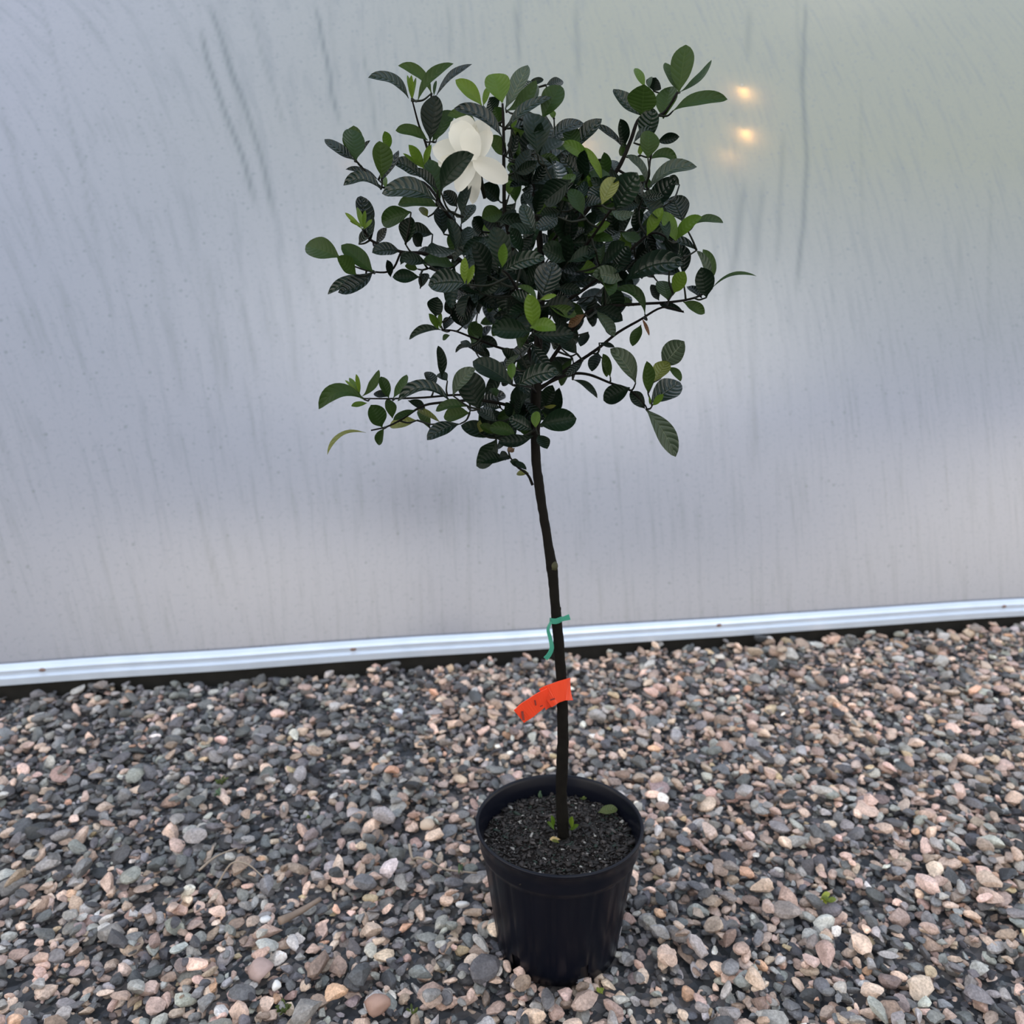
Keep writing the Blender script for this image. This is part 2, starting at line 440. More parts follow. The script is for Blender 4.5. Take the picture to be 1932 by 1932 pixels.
# ---------------------------------------------------------------- gravel
PY = 1.123                                                     # the upright plane of pot and trunk
rimc = at(1055, 1553, PY)
POT_H = .226; ZS = POT_H / .2366; SZ = .2045 * ZS
PX = rimc.x; RIMZ = POT_H
gm, t, b = mat('ground_grit')
oc = objcoord(t)
v_ = N(t, 'ShaderNodeTexVoronoi'); v_.inputs['Scale'].default_value = 75; t.links.new(oc, v_.inputs['Vector'])
sc_ = N(t, 'ShaderNodeSeparateColor'); t.links.new(v_.outputs['Color'], sc_.inputs[0])
cc = ramp(t, sc_.outputs[0], [(0, (.02, .022, .025)), (.45, (.05, .053, .06)), (.7, (.09, .08, .075)), (1, (.14, .13, .13))])
t.links.new(cc, b.inputs['Base Color']); b.inputs['Roughness'].default_value = .85
bump(t, v_.outputs['Distance'], .8, .008, b)
gv = [(-7, -3, -.012), (7, -3, -.012), (7, 2.0, -.012), (-7, 2.0, -.012), (7, 8, -.012), (-7, 8, -.012)]
ground = mesh_obj('ground', gv, [(0, 1, 2, 3), (3, 2, 4, 5)], gm, None, False)
ground['kind'] = 'structure'; ground['label'] = 'gravel ground of grey and pink stones in front of the greenhouse'

def hull_stone(npts, seed, angular=.5):
    import bmesh
    r = np.random.default_rng(seed)
    bm = bmesh.new()
    if npts == 42:
        bmesh.ops.create_icosphere(bm, subdivisions=2, radius=1)
        P = np.array([v.co[:] for v in bm.verts])
        for _ in range(8):                                     # planar knocks give worn flat faces
            n = r.normal(size=3); n /= np.linalg.norm(n); d = r.uniform(.42, .82)
            q = P @ n; k = q > d; P[k] -= np.outer(q[k] - d, n) * .92
        P *= 1 + r.normal(size=(len(P), 1)) * .02
        P[:, 0] *= 1 + .25 * P[:, 1] * r.uniform(-1, 1)
        for v, p in zip(bm.verts, P): v.co = p
    else:
        for _ in range(npts):
            p = r.normal(size=3); p /= np.linalg.norm(p); bm.verts.new(p * r.uniform(.82, 1.06))
        res = bmesh.ops.convex_hull(bm, input=bm.verts)
        junk = [g for g in res['geom_interior'] if isinstance(g, bmesh.types.BMVert)]
        bmesh.ops.delete(bm, geom=junk, context='VERTS')
    bmesh.ops.triangulate(bm, faces=bm.faces); bmesh.ops.recalc_face_normals(bm, faces=bm.faces)
    bm.verts.ensure_lookup_table()
    Vv = np.array([v.co[:] for v in bm.verts]); Tt = np.array([[v.index for v in f.verts] for f in bm.faces])
    bm.free(); return Vv, Tt
HI = [hull_stone(42, 100 + i) for i in range(16)]
LO = [hull_stone(17, 300 + i) for i in range(16)]
PAL = [((.115, .120, .132), .19), ((.175, .18, .192), .18), ((.058, .062, .072), .12), ((.27, .27, .275), .12), ((.43, .43, .43), .07),
       ((.44, .345, .30), .12), ((.62, .47, .40), .085), ((.33, .25, .215), .07), ((.60, .38, .27), .02), ((.235, .20, .195), .05), ((.80, .78, .75), .012), ((.50, .40, .27), .012)]
pw = np.array([p[1] for p in PAL]); pw /= pw.sum()
def gravel():
    n = 50000
    y0, y1 = .62, 2.75
    ys = rng.uniform(y0, y1, n * 2); hw = .66 * (ys * CP + HCAM * SP) + .6
    keep = rng.uniform(0, 1, n * 2) < hw / hw.max()
    ys = ys[keep]; hw = hw[keep]; xs = rng.uniform(-1, 1, len(ys)) * hw
    a = np.clip(rng.lognormal(math.log(.0084), .42, len(ys)), .0036, .026)
    fr = ((xs * wd.x + ys * wd.y) * 0)                       # stones stop at the board
    P2 = np.stack([xs - worg.x, ys - worg.y], -1); back = P2 @ np.array([wb.x, wb.y])
    ok = (back < -.012 - a * .6) & ((xs - PX) ** 2 + (ys - PY) ** 2 > (.088 + a * .5) ** 2)
    xs, ys, a = xs[ok][:n], ys[ok][:n], a[ok][:n]
    order = np.argsort(a * np.exp(rng.normal(0, .35, len(a))))
    xs, ys, a = xs[order], ys[order], a[order]
    # clusters: pinker to the right and close by, greyer and finer at the left
    bb = a * rng.uniform(.5, .92, len(a)); cc_ = a * rng.uniform(.34, .66, len(a)); a = a * 1.08
    G = .004; gx0, gy0 = xs.min() - .05, ys.min() - .05
    H = np.full((int((xs.max() - gx0 + .05) / G) + 2, int((ys.max() - gy0 + .05) / G) + 2), -.016, dtype=np.float32)
    zs = np.zeros(len(a)); tx = rng.normal(0, .30, len(a)); ty = rng.normal(0, .30, len(a)); yaw = rng.uniform(0, 2 * math.pi, len(a))
    for i in range(len(a)):
        r = a[i] * .8; k = max(1, int(r / G)); cx = int((xs[i] - gx0) / G); cy = int((ys[i] - gy0) / G)
        w = H[cx - k:cx + k + 1, cy - k:cy + k + 1]
        base = w.mean() * .62 + w.max() * .38
        zs[i] = base + cc_[i] * .55
        yy, xx = np.meshgrid(np.arange(-k, k + 1), np.arange(-k, k + 1))
        q = 1 - (xx ** 2 + yy ** 2) * (G / (a[i] * .95)) ** 2
        hgt = zs[i] + cc_[i] * np.sqrt(np.clip(q, 0, 1)) * .9
        np.maximum(w, np.where(q > 0, hgt, -1), out=w)
    zmean = np.percentile(zs, 80); zs -= max(0, zmean - .004)
    dep = ys * CP - (zs - HCAM) * SP
    px = RES / 2 + FPX * xs / dep; py = RES / 2 - FPX * (ys * SP + (zs - HCAM) * CP) / dep
    ids = rng.choice(len(PAL), len(a), p=pw)
    # larger stones lean pink, small ones grey
    big = (a > .011) & (rng.uniform(0, 1, len(a)) < .36); ids[big] = rng.choice([5, 6, 7, 3, 4, 6, 5], big.sum())
    greyleft = (px < 800) & (py < 1640) & (rng.uniform(0, 1, len(a)) < .55); ids[greyleft] = rng.choice([0, 1, 2, 3, 0, 1], greyleft.sum())
    cols = np.array([PAL[i][0] for i in ids]) * rng.uniform(.7, 1.3, (len(a), 1)) * (1.10, 1.06, 1.0) * rng.uniform(.95, 1.05, (len(a), 3))
    score = a / dep * (zs > np.percentile(zs, 45)) * (np.abs(px - 966) < 930) * (py < 1915) * (py > 1200)
    solo = np.zeros(len(a), bool); solo[np.argsort(-score)[:299]] = True
    def rot(i):
        cy_, sy_ = math.cos(yaw[i]), math.sin(yaw[i])
        Rz = np.array([[cy_, -sy_, 0], [sy_, cy_, 0], [0, 0, 1]])
        Rx = np.array([[1, 0, 0], [0, math.cos(tx[i]), -math.sin(tx[i])], [0, math.sin(tx[i]), math.cos(tx[i])]])
        Ry = np.array([[math.cos(ty[i]), 0, math.sin(ty[i])], [0, 1, 0], [-math.sin(ty[i]), 0, math.cos(ty[i])]])
        return Rz @ Rx @ Ry
    hi = a > .0105
    VV, TT, CC = [], [], []; off = 0
    for i in range(len(a)):
        if solo[i]: continue
        Vb, Tb = (HI if hi[i] else LO)[i % 16]
        V = (Vb * (a[i], bb[i], cc_[i])) @ rot(i).T + (xs[i], ys[i], zs[i])
        VV.append(V); TT.append(Tb + off); off += len(V)
        CC.append(np.broadcast_to(np.append(cols[i], 1.0), (len(V), 4)))
    g = big_mesh('gravel', np.concatenate(VV), np.concatenate(TT), M['stone'], ground, False, np.concatenate(CC))
    g['kind'] = 'stuff'
    # shared meshes for the stones that show largest
    shared = []
    for Vb, Tb in HI:
        me = bpy.data.meshes.new('stone'); me.from_pydata([tuple(v) for v in Vb], [], [tuple(int(x) for x in f) for f in Tb])
        me.materials.append(M['stone_solo']); shared.append(me)
    for i in np.nonzero(solo)[0]:
        o = bpy.data.objects.new('stone', shared[i % 16]); C.objects.link(o); o.parent = ground
        R3 = rot(i)
        m4 = Matrix.Translation((xs[i], ys[i], zs[i])) @ Matrix([list(r) for r in R3]).to_4x4() @ Matrix.Diagonal((a[i], bb[i], cc_[i], 1))
        o.matrix_local = m4; o.color = (*cols[i], 1)
    return H, gx0, gy0, G, max(0, zmean - .004)
# solo stones: same look, colour from the object, grain scaled to their unit meshes
def solo_mat():
    m, t, b = mat('stone_single')
    geo = N(t, 'ShaderNodeNewGeometry'); oi = N(t, 'ShaderNodeObjectInfo'); p = geo.outputs['Position']
    f1 = noise(t, 260, 4, p, .65); f2 = noise(t, 45, 3, p)
    c = mixc(t, 1.0, oi.outputs['Color'], ramp(t, f1, [(.3, (.62, .62, .62)), (.7, (1.25, 1.25, 1.25))]), 'MULTIPLY')
    c = mixc(t, 1.0, c, ramp(t, f2, [(.35, (.78, .77, .76)), (.65, (1.12, 1.1, 1.08))]), 'MULTIPLY')
    t.links.new(c, b.inputs['Base Color']); b.inputs['Roughness'].default_value = .62; b.inputs['Specular IOR Level'].default_value = .35
    bump(t, f1, .35, .0012, b)
    return m
M['stone_solo'] = solo_mat()
HG, gx0, gy0, GG, zsh = gravel()
def ground_z(x, y):
    i = int((x - gx0) / GG); j = int((y - gy0) / GG)
    if 2 < i < HG.shape[0] - 3 and 2 < j < HG.shape[1] - 3: return float(HG[i - 2:i + 3, j - 2:j + 3].max()) - zsh
    return 0.0

# ---------------------------------------------------------------- the potted tree
tree = empty('potted_gardenia', (PX, PY, 0)); TL = Vector((PX, PY, 0))
tag(tree, 'gardenia trained as a small tree in a black nursery pot, one white flower', 'potted tree')
def tpart(name, V, F, m, smooth=True, uv=None, parent=None):
    V = [Vector(v) - TL for v in V]
    return mesh_obj(name, V, F, m, parent or tree, smooth, uv)
# pot: lathe with rim band, fluted wall, notches cut in the foot
M['pot'] = simple('pot_black_plastic', (.0026, .0034, .0075), .30, .17, 0, 9, (.0042, .005, .009), None)
RT = .1345; RS = .994
def pot():
    seg = 192
    prof = [  # radius, z, flute amount  (outside up, over the rim, inside down)
        (.094, .0, 0), (.1005, .004, 0), (.1020, .022, 0), (.1045, .040, 1), (.112, .100, 1), (.1185, .150, 1), (.1235, .186, 1), (.1245, .192, .3),
        (.1275, .196, 0), (.1285, .200, 0), (.1290, .212, 0), (.1310, .228, 0), (.1335, .2305, 0), (RT, .2330, 0), (RT + .0003, .2350, 0), (RT - .001, .2365, 0),
        (RT - .0035, .2366, 0), (RT - .005, .2355, 0), (RT - .006, .231, 0), (.1245, .222, 0), (.1235, .215, 0), (.1215, .205, 0), (.121, .195, 0), (.110, .100, 0), (.098, .006, 0)]
    V, F = [], []
    for (r, z, f) in prof:
        for k in range(seg):
            a = 2 * math.pi * k / seg
            rr = r - f * .0016 * (0.5 + 0.5 * math.cos(a * 22)) ** 9
            V.append((PX + rr * RS * math.cos(a), PY + rr * RS * math.sin(a), z * ZS))
    notch = [math.radians(x) for x in (-70, -132, -15, 40, 100, 165)]
    def cut(j, k):
        if j not in (1, 2, len(prof) - 2): return False
        a = 2 * math.pi * (k + .5) / seg
        w = {1: .10, 2: .07}.get(j, .10)
        return any(abs((a - n + math.pi) % (2 * math.pi) - math.pi) < w for n in notch)
    for j in range(len(prof) - 1):
        for k in range(seg):
            if cut(j, k) and j < 3: continue
            k2 = (k + 1) % seg
            F.append((j * seg + k, j * seg + k2, (j + 1) * seg + k2, (j + 1) * seg + k))
    for k in range(seg):
        k2 = (k + 1) % seg; j = len(prof) - 1
        F.append((j * seg + k, j * seg + k2, k2, k))
    F.append(tuple((len(prof) - 1) * seg + k for k in range(seg)))
    return tpart('pot', V, F, M['pot'])
pot()
# soil
M['soil'] = simple('potting_soil', (.005, .004, .004), .9, .1, 0, 160, (.020, .016, .014), (1.0, .005))
def soil():
    V, F = [], []; R_, nr, ns = .1215, 26, 90
    V.append((PX, PY, SZ + .003))
    for i in range(1, nr + 1):
        for k in range(ns):
            a = 2 * math.pi * k / ns; r = R_ * i / nr; x, y = PX + r * math.cos(a), PY + r * math.sin(a)
            z = SZ + .004 * mnoise.noise(Vector((x * 40, y * 40, 0))) + .003 * mnoise.noise(Vector((x * 130, y * 130, 5))) - .004 * (i / nr) ** 6
            V.append((x, y, z))
    for k in range(ns): F.append((0, 1 + k, 1 + (k + 1) % ns))
    for i in range(nr - 1):
        for k in range(ns):
            a = 1 + i * ns + k; b = 1 + i * ns + (k + 1) % ns; F.append((a, a + ns, b + ns, b))
    tpart('soil', V, F, M['soil'])
    # bark chips, perlite and crumbs lying over the soil
    VV, TT, CC, off = [], [], [], 0
    cs = [((.009, .007, .006), .56), ((.024, .019, .017), .26), ((.065, .055, .05), .09), ((.010, .022, .015), .06), ((.26, .25, .23), .03)]
    for i in range(4200):
        r = .119 * math.sqrt(rnd.random()); a = rnd.uniform(0, 6.283); x, y = PX + r * math.cos(a), PY + r * math.sin(a)
        s = rnd.lognormvariate(math.log(.00135), .5)
        Vb, Tb = LO[i % 16]
        z = SZ + .001 + .004 * mnoise.noise(Vector((x * 40, y * 40, 0))) + s * .3 - .003 * (r / .12) ** 6
        q = rnd.uniform(0, 6.283); el = rnd.choice((1.3, 2.0, 3.0))
        Rm = np.array([[math.cos(q), -math.sin(q), 0], [math.sin(q), math.cos(q), 0], [0, 0, 1]])
        V = (Vb * (s * el, s, s * .7)) @ Rm.T + (x - PX, y - PY, z)
        u = rnd.random(); acc = 0
        for c, w in cs:
            acc += w
            if u <= acc: break
        VV.append(V); TT.append(Tb + off); off += len(V); CC.append(np.broadcast_to(np.array([*c, 1.0]), (len(V), 4)))
    o = big_mesh('soil_crumbs', np.concatenate(VV), np.concatenate(TT), M['stone'], tree, True, np.concatenate(CC)); o['kind'] = 'stuff'
soil()

# trunk
TR = [(1063, 1588, 10.5), (1061, 1540, 10), (1059, 1490, 10), (1061, 1440, 10), (1062, 1390, 9.5), (1061, 1330, 9.5), (1059, 1280, 9), (1055, 1225, 9),
      (1050, 1170, 9), (1045, 1110, 8.5), (1042, 1075, 9.5), (1038, 1050, 8.5), (1030, 1000, 8), (1022, 950, 8), (1015, 900, 8), (1011, 860, 8), (1010, 800, 8.5),
      (1011, 740, 9), (1012, 690, 8), (1016, 640, 7.5), (1020, 580, 7), (1022, 520, 6.5), (1018, 450, 5.5), (1010, 380, 4.5), (1000, 330, 3.5)]
tp = [at(x, y, PY) for x, y, r in TR]; tr_ = [r * 1.1 * depth(p) / FPX for (x, y, r), p in zip(TR, tp)]
tp[0].z = SZ - .002
tcv = catmull(tp, 5); trr = list(np.interp(np.linspace(0, len(TR) - 1, len(tcv)), range(len(TR)), tr_))
for i in range(len(trr)): trr[i] *= 1 + .10 * mnoise.noise(Vector((tcv[i].z * 28, 0, 4)))
V, F = tube_geo(tcv, trr, 14, .16); tpart('trunk', V, F, M['bark'])
def knot(px, py, r, z=0, m='knot', stretch=1.3):
    c = at(px, py, PY + z); V, F = [], []; rr = r * depth(c) / FPX
    for i in range(7):
        th = math.pi * i / 6
        for k in range(10):
            a = 2 * math.pi * k / 10
            f = 1 + .2 * mnoise.noise(Vector((i * .7, k * .9, px)))
            V.append(c + Vector((math.sin(th) * math.cos(a), math.sin(th) * math.sin(a), math.cos(th) * stretch)) * rr * f)
    for i in range(6):
        for k in range(10): F.append((i * 10 + k, i * 10 + (k + 1) % 10, (i + 1) * 10 + (k + 1) % 10, (i + 1) * 10 + k))
    return tpart('knot', V, F, M[m])
knot(1045, 1068, 8, -.004); knot(1053, 1150, 6, 0, 'bark'); knot(1018, 930, 5, 0, 'bark')

# ---- leaves
def leaf_pts(P0, P1, P2, width, roll, fold=.25, nL=13, nU=6, ref=None, wavy=.0, kind='leaf', droop=0.0, seed=0):
    """one blade along the curve P0-P1-P2, facing ref"""
    V, F, UV = [], [], []
    for i in range(nL + 1):
        t = i / nL; tt = t
        p = P0 * (1 - t) ** 2 + P1 * 2 * t * (1 - t) + P2 * t * t
        T = ((P1 - P0) * 2 * (1 - t) + (P2 - P1) * 2 * t).normalized()
        n = ref - T * ref.dot(T)
        if n.length < 1e-4: n = Vector((0, 0, 1)) - T * T.z
        n.normalize(); s = T.cross(n)
        c, q = math.cos(roll), math.sin(roll); n2 = n * c + s * q; s2 = T.cross(n2)
        if kind == 'leaf':
            x = max(0, (t - .05) / .95); wv = (x ** .92) * ((1 - x) ** .76) * 3.12 + (.05 if t < .1 else 0.0)
            if t >= .999: wv = .02
        elif kind == 'pointed': wv = (t ** .62) * ((1 - t) ** .62) * 2.32 + .02
        elif kind == 'petal':
            wv = (t ** .6) * ((1 - t) ** .45) * 1.98 + .03
        else:
            wv = (t ** .7) * ((1 - t) ** .8) * 2.9 + .05
        w = width * .5 * wv
        for j in range(nU + 1):
            u = -1 + 2 * j / nU
            au = abs(u)
            h = fold * w * (au ** 1.4) + wavy * w * math.sin(t * 9 + seed + (2 if u > 0 else 0)) * au ** 2
            V.append(p + s2 * (u * w * (1 - .12 * fold * au)) + n2 * h)
            UV.append((u * .5 + .5, t))
    for i in range(nL):
        for j in range(nU):
            a = i * (nU + 1) + j; F.append((a, a + 1, a + nU + 2, a + nU + 1))
    return V, F, UV
PANEL = {'A': (560, 60, 450 / 1932), 'B': (1000, 60, 450 / 1932), 'C': (560, 460, 450 / 1932), 'D': (1000, 460, 450 / 1932),
         'E': (880, 380, 300 / 1932), 'F': (820, 200, 200 / 1932), 'G': (900, 600, 260 / 1932), 'P': (0, 0, 1.0)}
def cv(pn, x, y):
    ox, oy, s = PANEL[pn]; return ox + x * s, oy + y * s
LEAVES = {
'A': [(905,540,578,372,95,'s',-.02,50,.18),(1090,500,820,275,95,'m',0,45,.15),(980,560,1270,258,90,'m',-.03,45,.12),(1130,520,1420,262,60,'s',.02,55,.08),
 (935,560,930,350,50,'l',-.02,30,0),(930,540,895,350,35,'l',-.02,30,0),(940,540,965,370,30,'l',-.02,30,0),(1110,520,1130,395,32,'m',.02,30,0),
 (1080,880,1125,515,200,'d',-.03,20,0),(1060,880,800,800,105,'m',.0,40,.08),(1100,890,1265,640,150,'m',.03,30,0),(1130,880,1190,680,120,'m',.04,30,0),
 (480,1040,440,790,195,'m',-.02,20,0),(470,1040,225,870,95,'s',0,45,-.02),(480,1030,595,880,42,'s',.03,50,0),(470,1040,460,760,180,'m',.02,25,0),
 (690,1180,670,885,190,'m',-.03,25,0),(745,960,710,805,90,'l',.02,25,0),(690,1200,825,960,72,'s',-.02,45,-.05),(660,1200,395,1115,50,'s',.02,55,.08),
 (680,1275,378,1245,105,'s',-.02,45,.22),(720,1270,690,1150,60,'l',-.02,20,0),(1130,1370,690,1310,180,'s',-.06,35,.14),(1000,1180,780,1060,130,'s',0,35,.1),
 (1160,1350,1060,1030,180,'m',-.04,25,0),(1030,1110,905,915,95,'l',-.05,20,0),(1030,1080,1090,915,60,'l',-.05,25,0),(1010,1100,860,985,35,'l',-.05,30,0),
 (1140,1280,950,1110,90,'s',-.07,45,0),(1165,1290,1435,995,190,'d',-.13,25,.10),(1660,850,1275,620,130,'s',-.10,40,.12),(1455,750,1220,680,95,'m',-.04,40,.12),
 (1500,600,1285,390,130,'l',.0,25,.04),(1510,600,1560,440,60,'l',0,30,0),(1665,575,1590,340,230,'l',-.06,15,0),(1690,620,1870,270,150,'p',-.02,30,-.02),
 (1700,640,1940,390,120,'m',-.04,35,-.12),(1600,660,1560,530,140,'s',.03,30,0),(1650,760,1600,610,130,'m',0,30,0),(1690,800,2062,530,90,'s',-.06,40,.10),
 (1690,1010,1570,840,130,'m',0,25,0),(1740,780,1780,690,60,'l',0,30,0),(530,1600,390,1465,42,'l',-.02,25,0),(530,1600,490,1420,48,'l',-.02,25,0),
 (540,1600,555,1445,40,'l',-.02,25,0),(545,1600,608,1520,35,'l',-.02,25,0),(535,1580,430,1530,35,'l',-.02,25,0),(560,1620,520,1330,170,'s',.02,30,0),
 (600,1700,600,1480,90,'d',0,30,0),(925,1460,688,1545,180,'m',-.03,20,.02),(500,1720,620,1600,90,'s',0,40,0),(640,1720,730,1590,75,'s',.03,40,0),
 (350,1830,72,1730,200,'m',.0,20,.03),(840,1780,610,1790,120,'s',0,35,.08),(880,1720,930,1500,150,'d',-.02,30,0),(1100,1640,890,1600,140,'d',.02,30,0),
 (1010,1740,940,1640,110,'d',0,30,0),(1190,1640,1150,1430,150,'d',-.02,30,0),(1250,1620,1200,1440,130,'s',0,30,0),(1345,1500,1405,1235,105,'d',-.09,35,-.05),
 (1660,1590,1500,1500,170,'d',0,25,0),(1640,1370,1500,1240,160,'d',0,25,0),(1720,1320,1700,1200,95,'l',-.02,25,0),(1300,1420,1190,1290,120,'s',-.02,30,0),
 (1150,1420,820,1400,130,'m',.0,40,.08),(1060,1500,1000,1420,70,'y',0,30,0),(1330,1560,1440,1400,110,'s',0,35,0),(1500,1620,1430,1500,120,'d',0,30,0)],
'B': [(1205,490,1262,105,210,'m',0,12,.0),(1205,480,1095,250,95,'m',.01,40,-.04),(1210,490,1470,228,62,'m',.02,50,-.1),(1160,640,1600,548,120,'m',-.02,35,.1),
 (905,675,925,425,270,'m',-.04,12,0),(900,680,675,465,120,'s',0,40,-.06),(1080,705,1135,445,195,'m',0,20,0),(930,450,850,295,75,'l',0,25,0),
 (965,460,980,365,50,'m',0,30,0),(1000,480,1020,370,150,'d',.03,25,0),(930,900,1000,620,190,'s',-.04,20,0),(955,1025,960,800,180,'m',-.06,20,0),
 (840,900,1020,785,70,'s',-.05,45,.1),(1030,890,1210,850,95,'d',0,15,0),(770,930,730,705,110,'d',0,30,0),(760,945,520,760,60,'s',0,50,.08),
 (750,1010,745,900,90,'m',.02,30,0),(895,1000,890,915,55,'l',0,30,0),(970,1035,1192,1045,95,'m',.02,40,.18),(960,1275,1352,1095,125,'p',-.03,40,.15),
 (940,1230,780,1000,75,'p',-.04,45,.15),(585,1215,430,935,75,'l',-.05,30,.06),(605,1195,600,975,110,'m',-.02,25,0),(440,1390,345,1075,140,'m',-.08,25,0),
 (580,1400,690,1180,160,'y',-.16,15,0),(690,1440,870,1140,250,'s',-.14,15,0),(430,1480,330,1270,140,'m',-.12,20,0),(650,1430,845,1460,85,'p',-.1,35,-.25),
 (960,1440,1180,1180,180,'s',-.02,20,0),(1240,1540,1150,1335,210,'s',-.02,20,0),(1210,1240,1130,1170,70,'d',0,30,0),(945,1650,1075,1425,115,'l',-.08,20,0),
 (1185,1700,1085,1455,125,'l',-.09,20,0),(1120,1690,1070,1470,90,'d',-.1,20,0),(1185,1690,1395,1500,115,'l',-.08,25,.1),(1330,1560,1565,1545,75,'m',-.02,45,.12),
 (1350,1770,1060,1700,85,'s',-.02,40,.12),(100,700,245,435,200,'m',-.05,15,0),(50,570,-20,395,130,'p',-.03,20,0),(130,430,268,400,80,'d',.02,30,0),
 (-20,430,110,385,60,'d',.02,30,0),(195,705,165,640,60,'l',0,30,0),(330,970,582,705,130,'s',-.02,40,.0),(160,890,440,745,110,'s',-.04,40,.12),
 (380,970,300,750,150,'m',-.03,20,0),(60,990,20,660,250,'d',-.12,18,0),(200,1060,-10,1040,110,'s',-.06,35,0),(240,1090,400,990,80,'d',0,35,0),
 (330,1200,110,1380,220,'d',-.14,20,0),(225,1500,45,1590,130,'s',-.14,30,-.1),(530,1760,330,1850,150,'d',-.12,25,0),(270,1840,105,1730,170,'d',-.12,25,0),
 (880,1400,700,1450,110,'d',-.06,30,0),(560,1250,640,1060,80,'d',.03,30,0),(520,1420,560,1240,130,'m',-.06,25,0),(700,1150,680,1040,90,'d',.03,30,0),
 (1180,1760,1240,1690,60,'d',0,30,0),(480,1250,400,1100,120,'m',-.02,30,0)],
'C': [(620,230,360,10,160,'m',-.03,30,0),(480,250,325,105,140,'m',-.05,25,0),(560,250,250,410,85,'s',.02,45,.05),(620,220,335,395,140,'s',-.02,35,-.1),
 (995,270,775,270,125,'d',-.02,20,0),(980,205,875,180,80,'m',.0,30,0),(760,270,730,130,70,'d',0,30,0),(840,170,900,60,65,'s',0,40,0),(1395,320,1065,335,215,'s',-.14,20,.05),
 (1175,700,910,775,75,'d',.02,40,.14),(1150,690,1068,565,65,'l',0,25,0),(1160,690,1165,555,45,'l',0,25,0),(1240,740,1180,770,50,'m',0,30,0),
 (1125,590,1140,430,150,'d',0,25,0),(1250,580,1225,440,120,'s',0,25,0),(1190,700,1260,600,95,'d',0,25,0),(1445,850,1285,880,55,'d',.02,45,.2),
 (1175,1090,1145,825,90,'d',0,35,.03),(1110,1165,1060,1035,110,'d',0,25,0),(1220,1110,1150,1050,90,'d',0,30,0),(1480,1340,1330,1030,260,'d',-.07,18,0),
 (1265,1230,1450,1010,130,'p',-.1,30,.1),(1245,1280,818,1275,120,'s',-.04,40,.26),(1385,1320,1125,1355,95,'m',-.05,40,.1),(1400,1370,1190,1400,140,'m',-.03,30,0),
 (1320,1460,1055,1590,130,'s',-.04,30,.08),(1160,1445,965,1335,60,'y',0,45,0),(1080,1500,985,1350,95,'m',.02,30,0),(960,1345,780,1430,65,'m',0,40,0),
 (975,1430,750,1475,110,'y',.02,30,0),(775,1415,740,1255,100,'m',0,30,0),(690,1485,600,1305,175,'m',-.02,15,0),(545,1262,178,1340,140,'m',-.02,30,.28),
 (570,1290,440,1315,52,'l',0,30,0),(530,1235,665,1020,80,'m',0,40,-.14),(510,1220,425,1085,50,'l',0,25,0),(510,1220,480,1055,42,'l',0,25,0),
 (500,1200,390,1105,28,'l',0,25,0),(745,1250,680,1075,100,'m',0,25,0),(780,1250,890,1060,85,'m',-.02,35,-.05),(730,1240,625,1210,70,'d',0,35,0),
 (870,1210,925,1120,65,'d',0,30,0),(560,1530,248,1710,42,'y',0,55,.22),(705,1495,655,1625,85,'m',0,30,0),(900,1270,1040,1330,80,'d',0,30,0),
 (1620,1575,1455,1800,180,'d',0,25,-.1),(1480,1530,1540,1430,100,'y',0,30,0),(1640,1560,1330,1470,150,'d',0,25,0),(1720,1600,1480,1400,150,'d',0,25,0),
 (1720,1720,1640,1730,90,'d',0,30,0),(1760,1660,1705,1680,60,'b',-.04,20,0),(1650,1330,1510,1320,90,'s',0,35,0),(1620,1240,1580,1170,80,'m',0,30,0),
 (1590,1430,1480,1330,120,'s',-.02,30,0),(1350,130,1250,160,90,'d',0,30,0),(1060,200,1250,190,110,'d',0,30,0),(1100,110,1000,40,110,'d',0,30,0),
 (1750,1750,1860,1830,50,'d',.0,40,0),(1420,830,1330,790,50,'d',0,40,0),(1500,760,1420,640,100,'m',0,30,0),(1000,360,1060,240,90,'s',0,30,0),(1530,880,1390,830,70,'s',0,40,0)],
'D': [(345,1100,545,1250,62,'d',.02,45,.1),(810,1165,595,1270,180,'d',0,15,0),(855,1130,650,850,160,'p',-.02,25,.08),(1070,990,1250,790,210,'p',0,15,0),
 (1000,1120,1110,950,150,'y',-.03,15,0),(955,1210,945,950,115,'m',-.03,25,0),(1110,1000,1220,1115,70,'m',0,35,.1),(975,1290,1215,1120,215,'s',0,20,0),
 (990,1312,1082,1220,62,'l',-.03,20,0),(972,1305,965,1240,25,'l',-.03,30,0),(930,1335,810,1200,120,'d',0,25,0),(940,1340,1180,1725,175,'p',-.02,20,.05),
 (1240,470,1415,565,100,'m',0,25,.03),(900,655,830,830,100,'m',0,25,0),(905,600,965,745,32,'b',0,40,0),(1470,365,1835,262,32,'m',0,55,.16),
 (1445,330,1350,55,75,'p',0,40,.08),(1460,310,1400,45,95,'m',.02,30,.12),(1430,435,1385,190,180,'d',-.02,18,0),(1395,445,1275,345,70,'s',0,45,0),
 (1160,400,1255,225,135,'l',-.03,20,0),(1120,460,1080,300,180,'m',-.03,25,0),(770,305,1245,165,215,'s',-.1,20,.12),(690,215,800,20,180,'s',-.08,20,0),
 (930,570,690,370,95,'m',-.04,35,.25),(840,505,690,470,75,'m',0,35,.1),(1045,460,980,330,85,'d',0,30,0),(650,1080,590,890,80,'m',0,30,0),
 (560,800,685,840,45,'d',0,35,0),(1250,560,1050,490,70,'d',0,40,0),(600,330,700,560,230,'d',-.02,20,0),(1240,110,1100,20,100,'s',-.02,35,.1)],
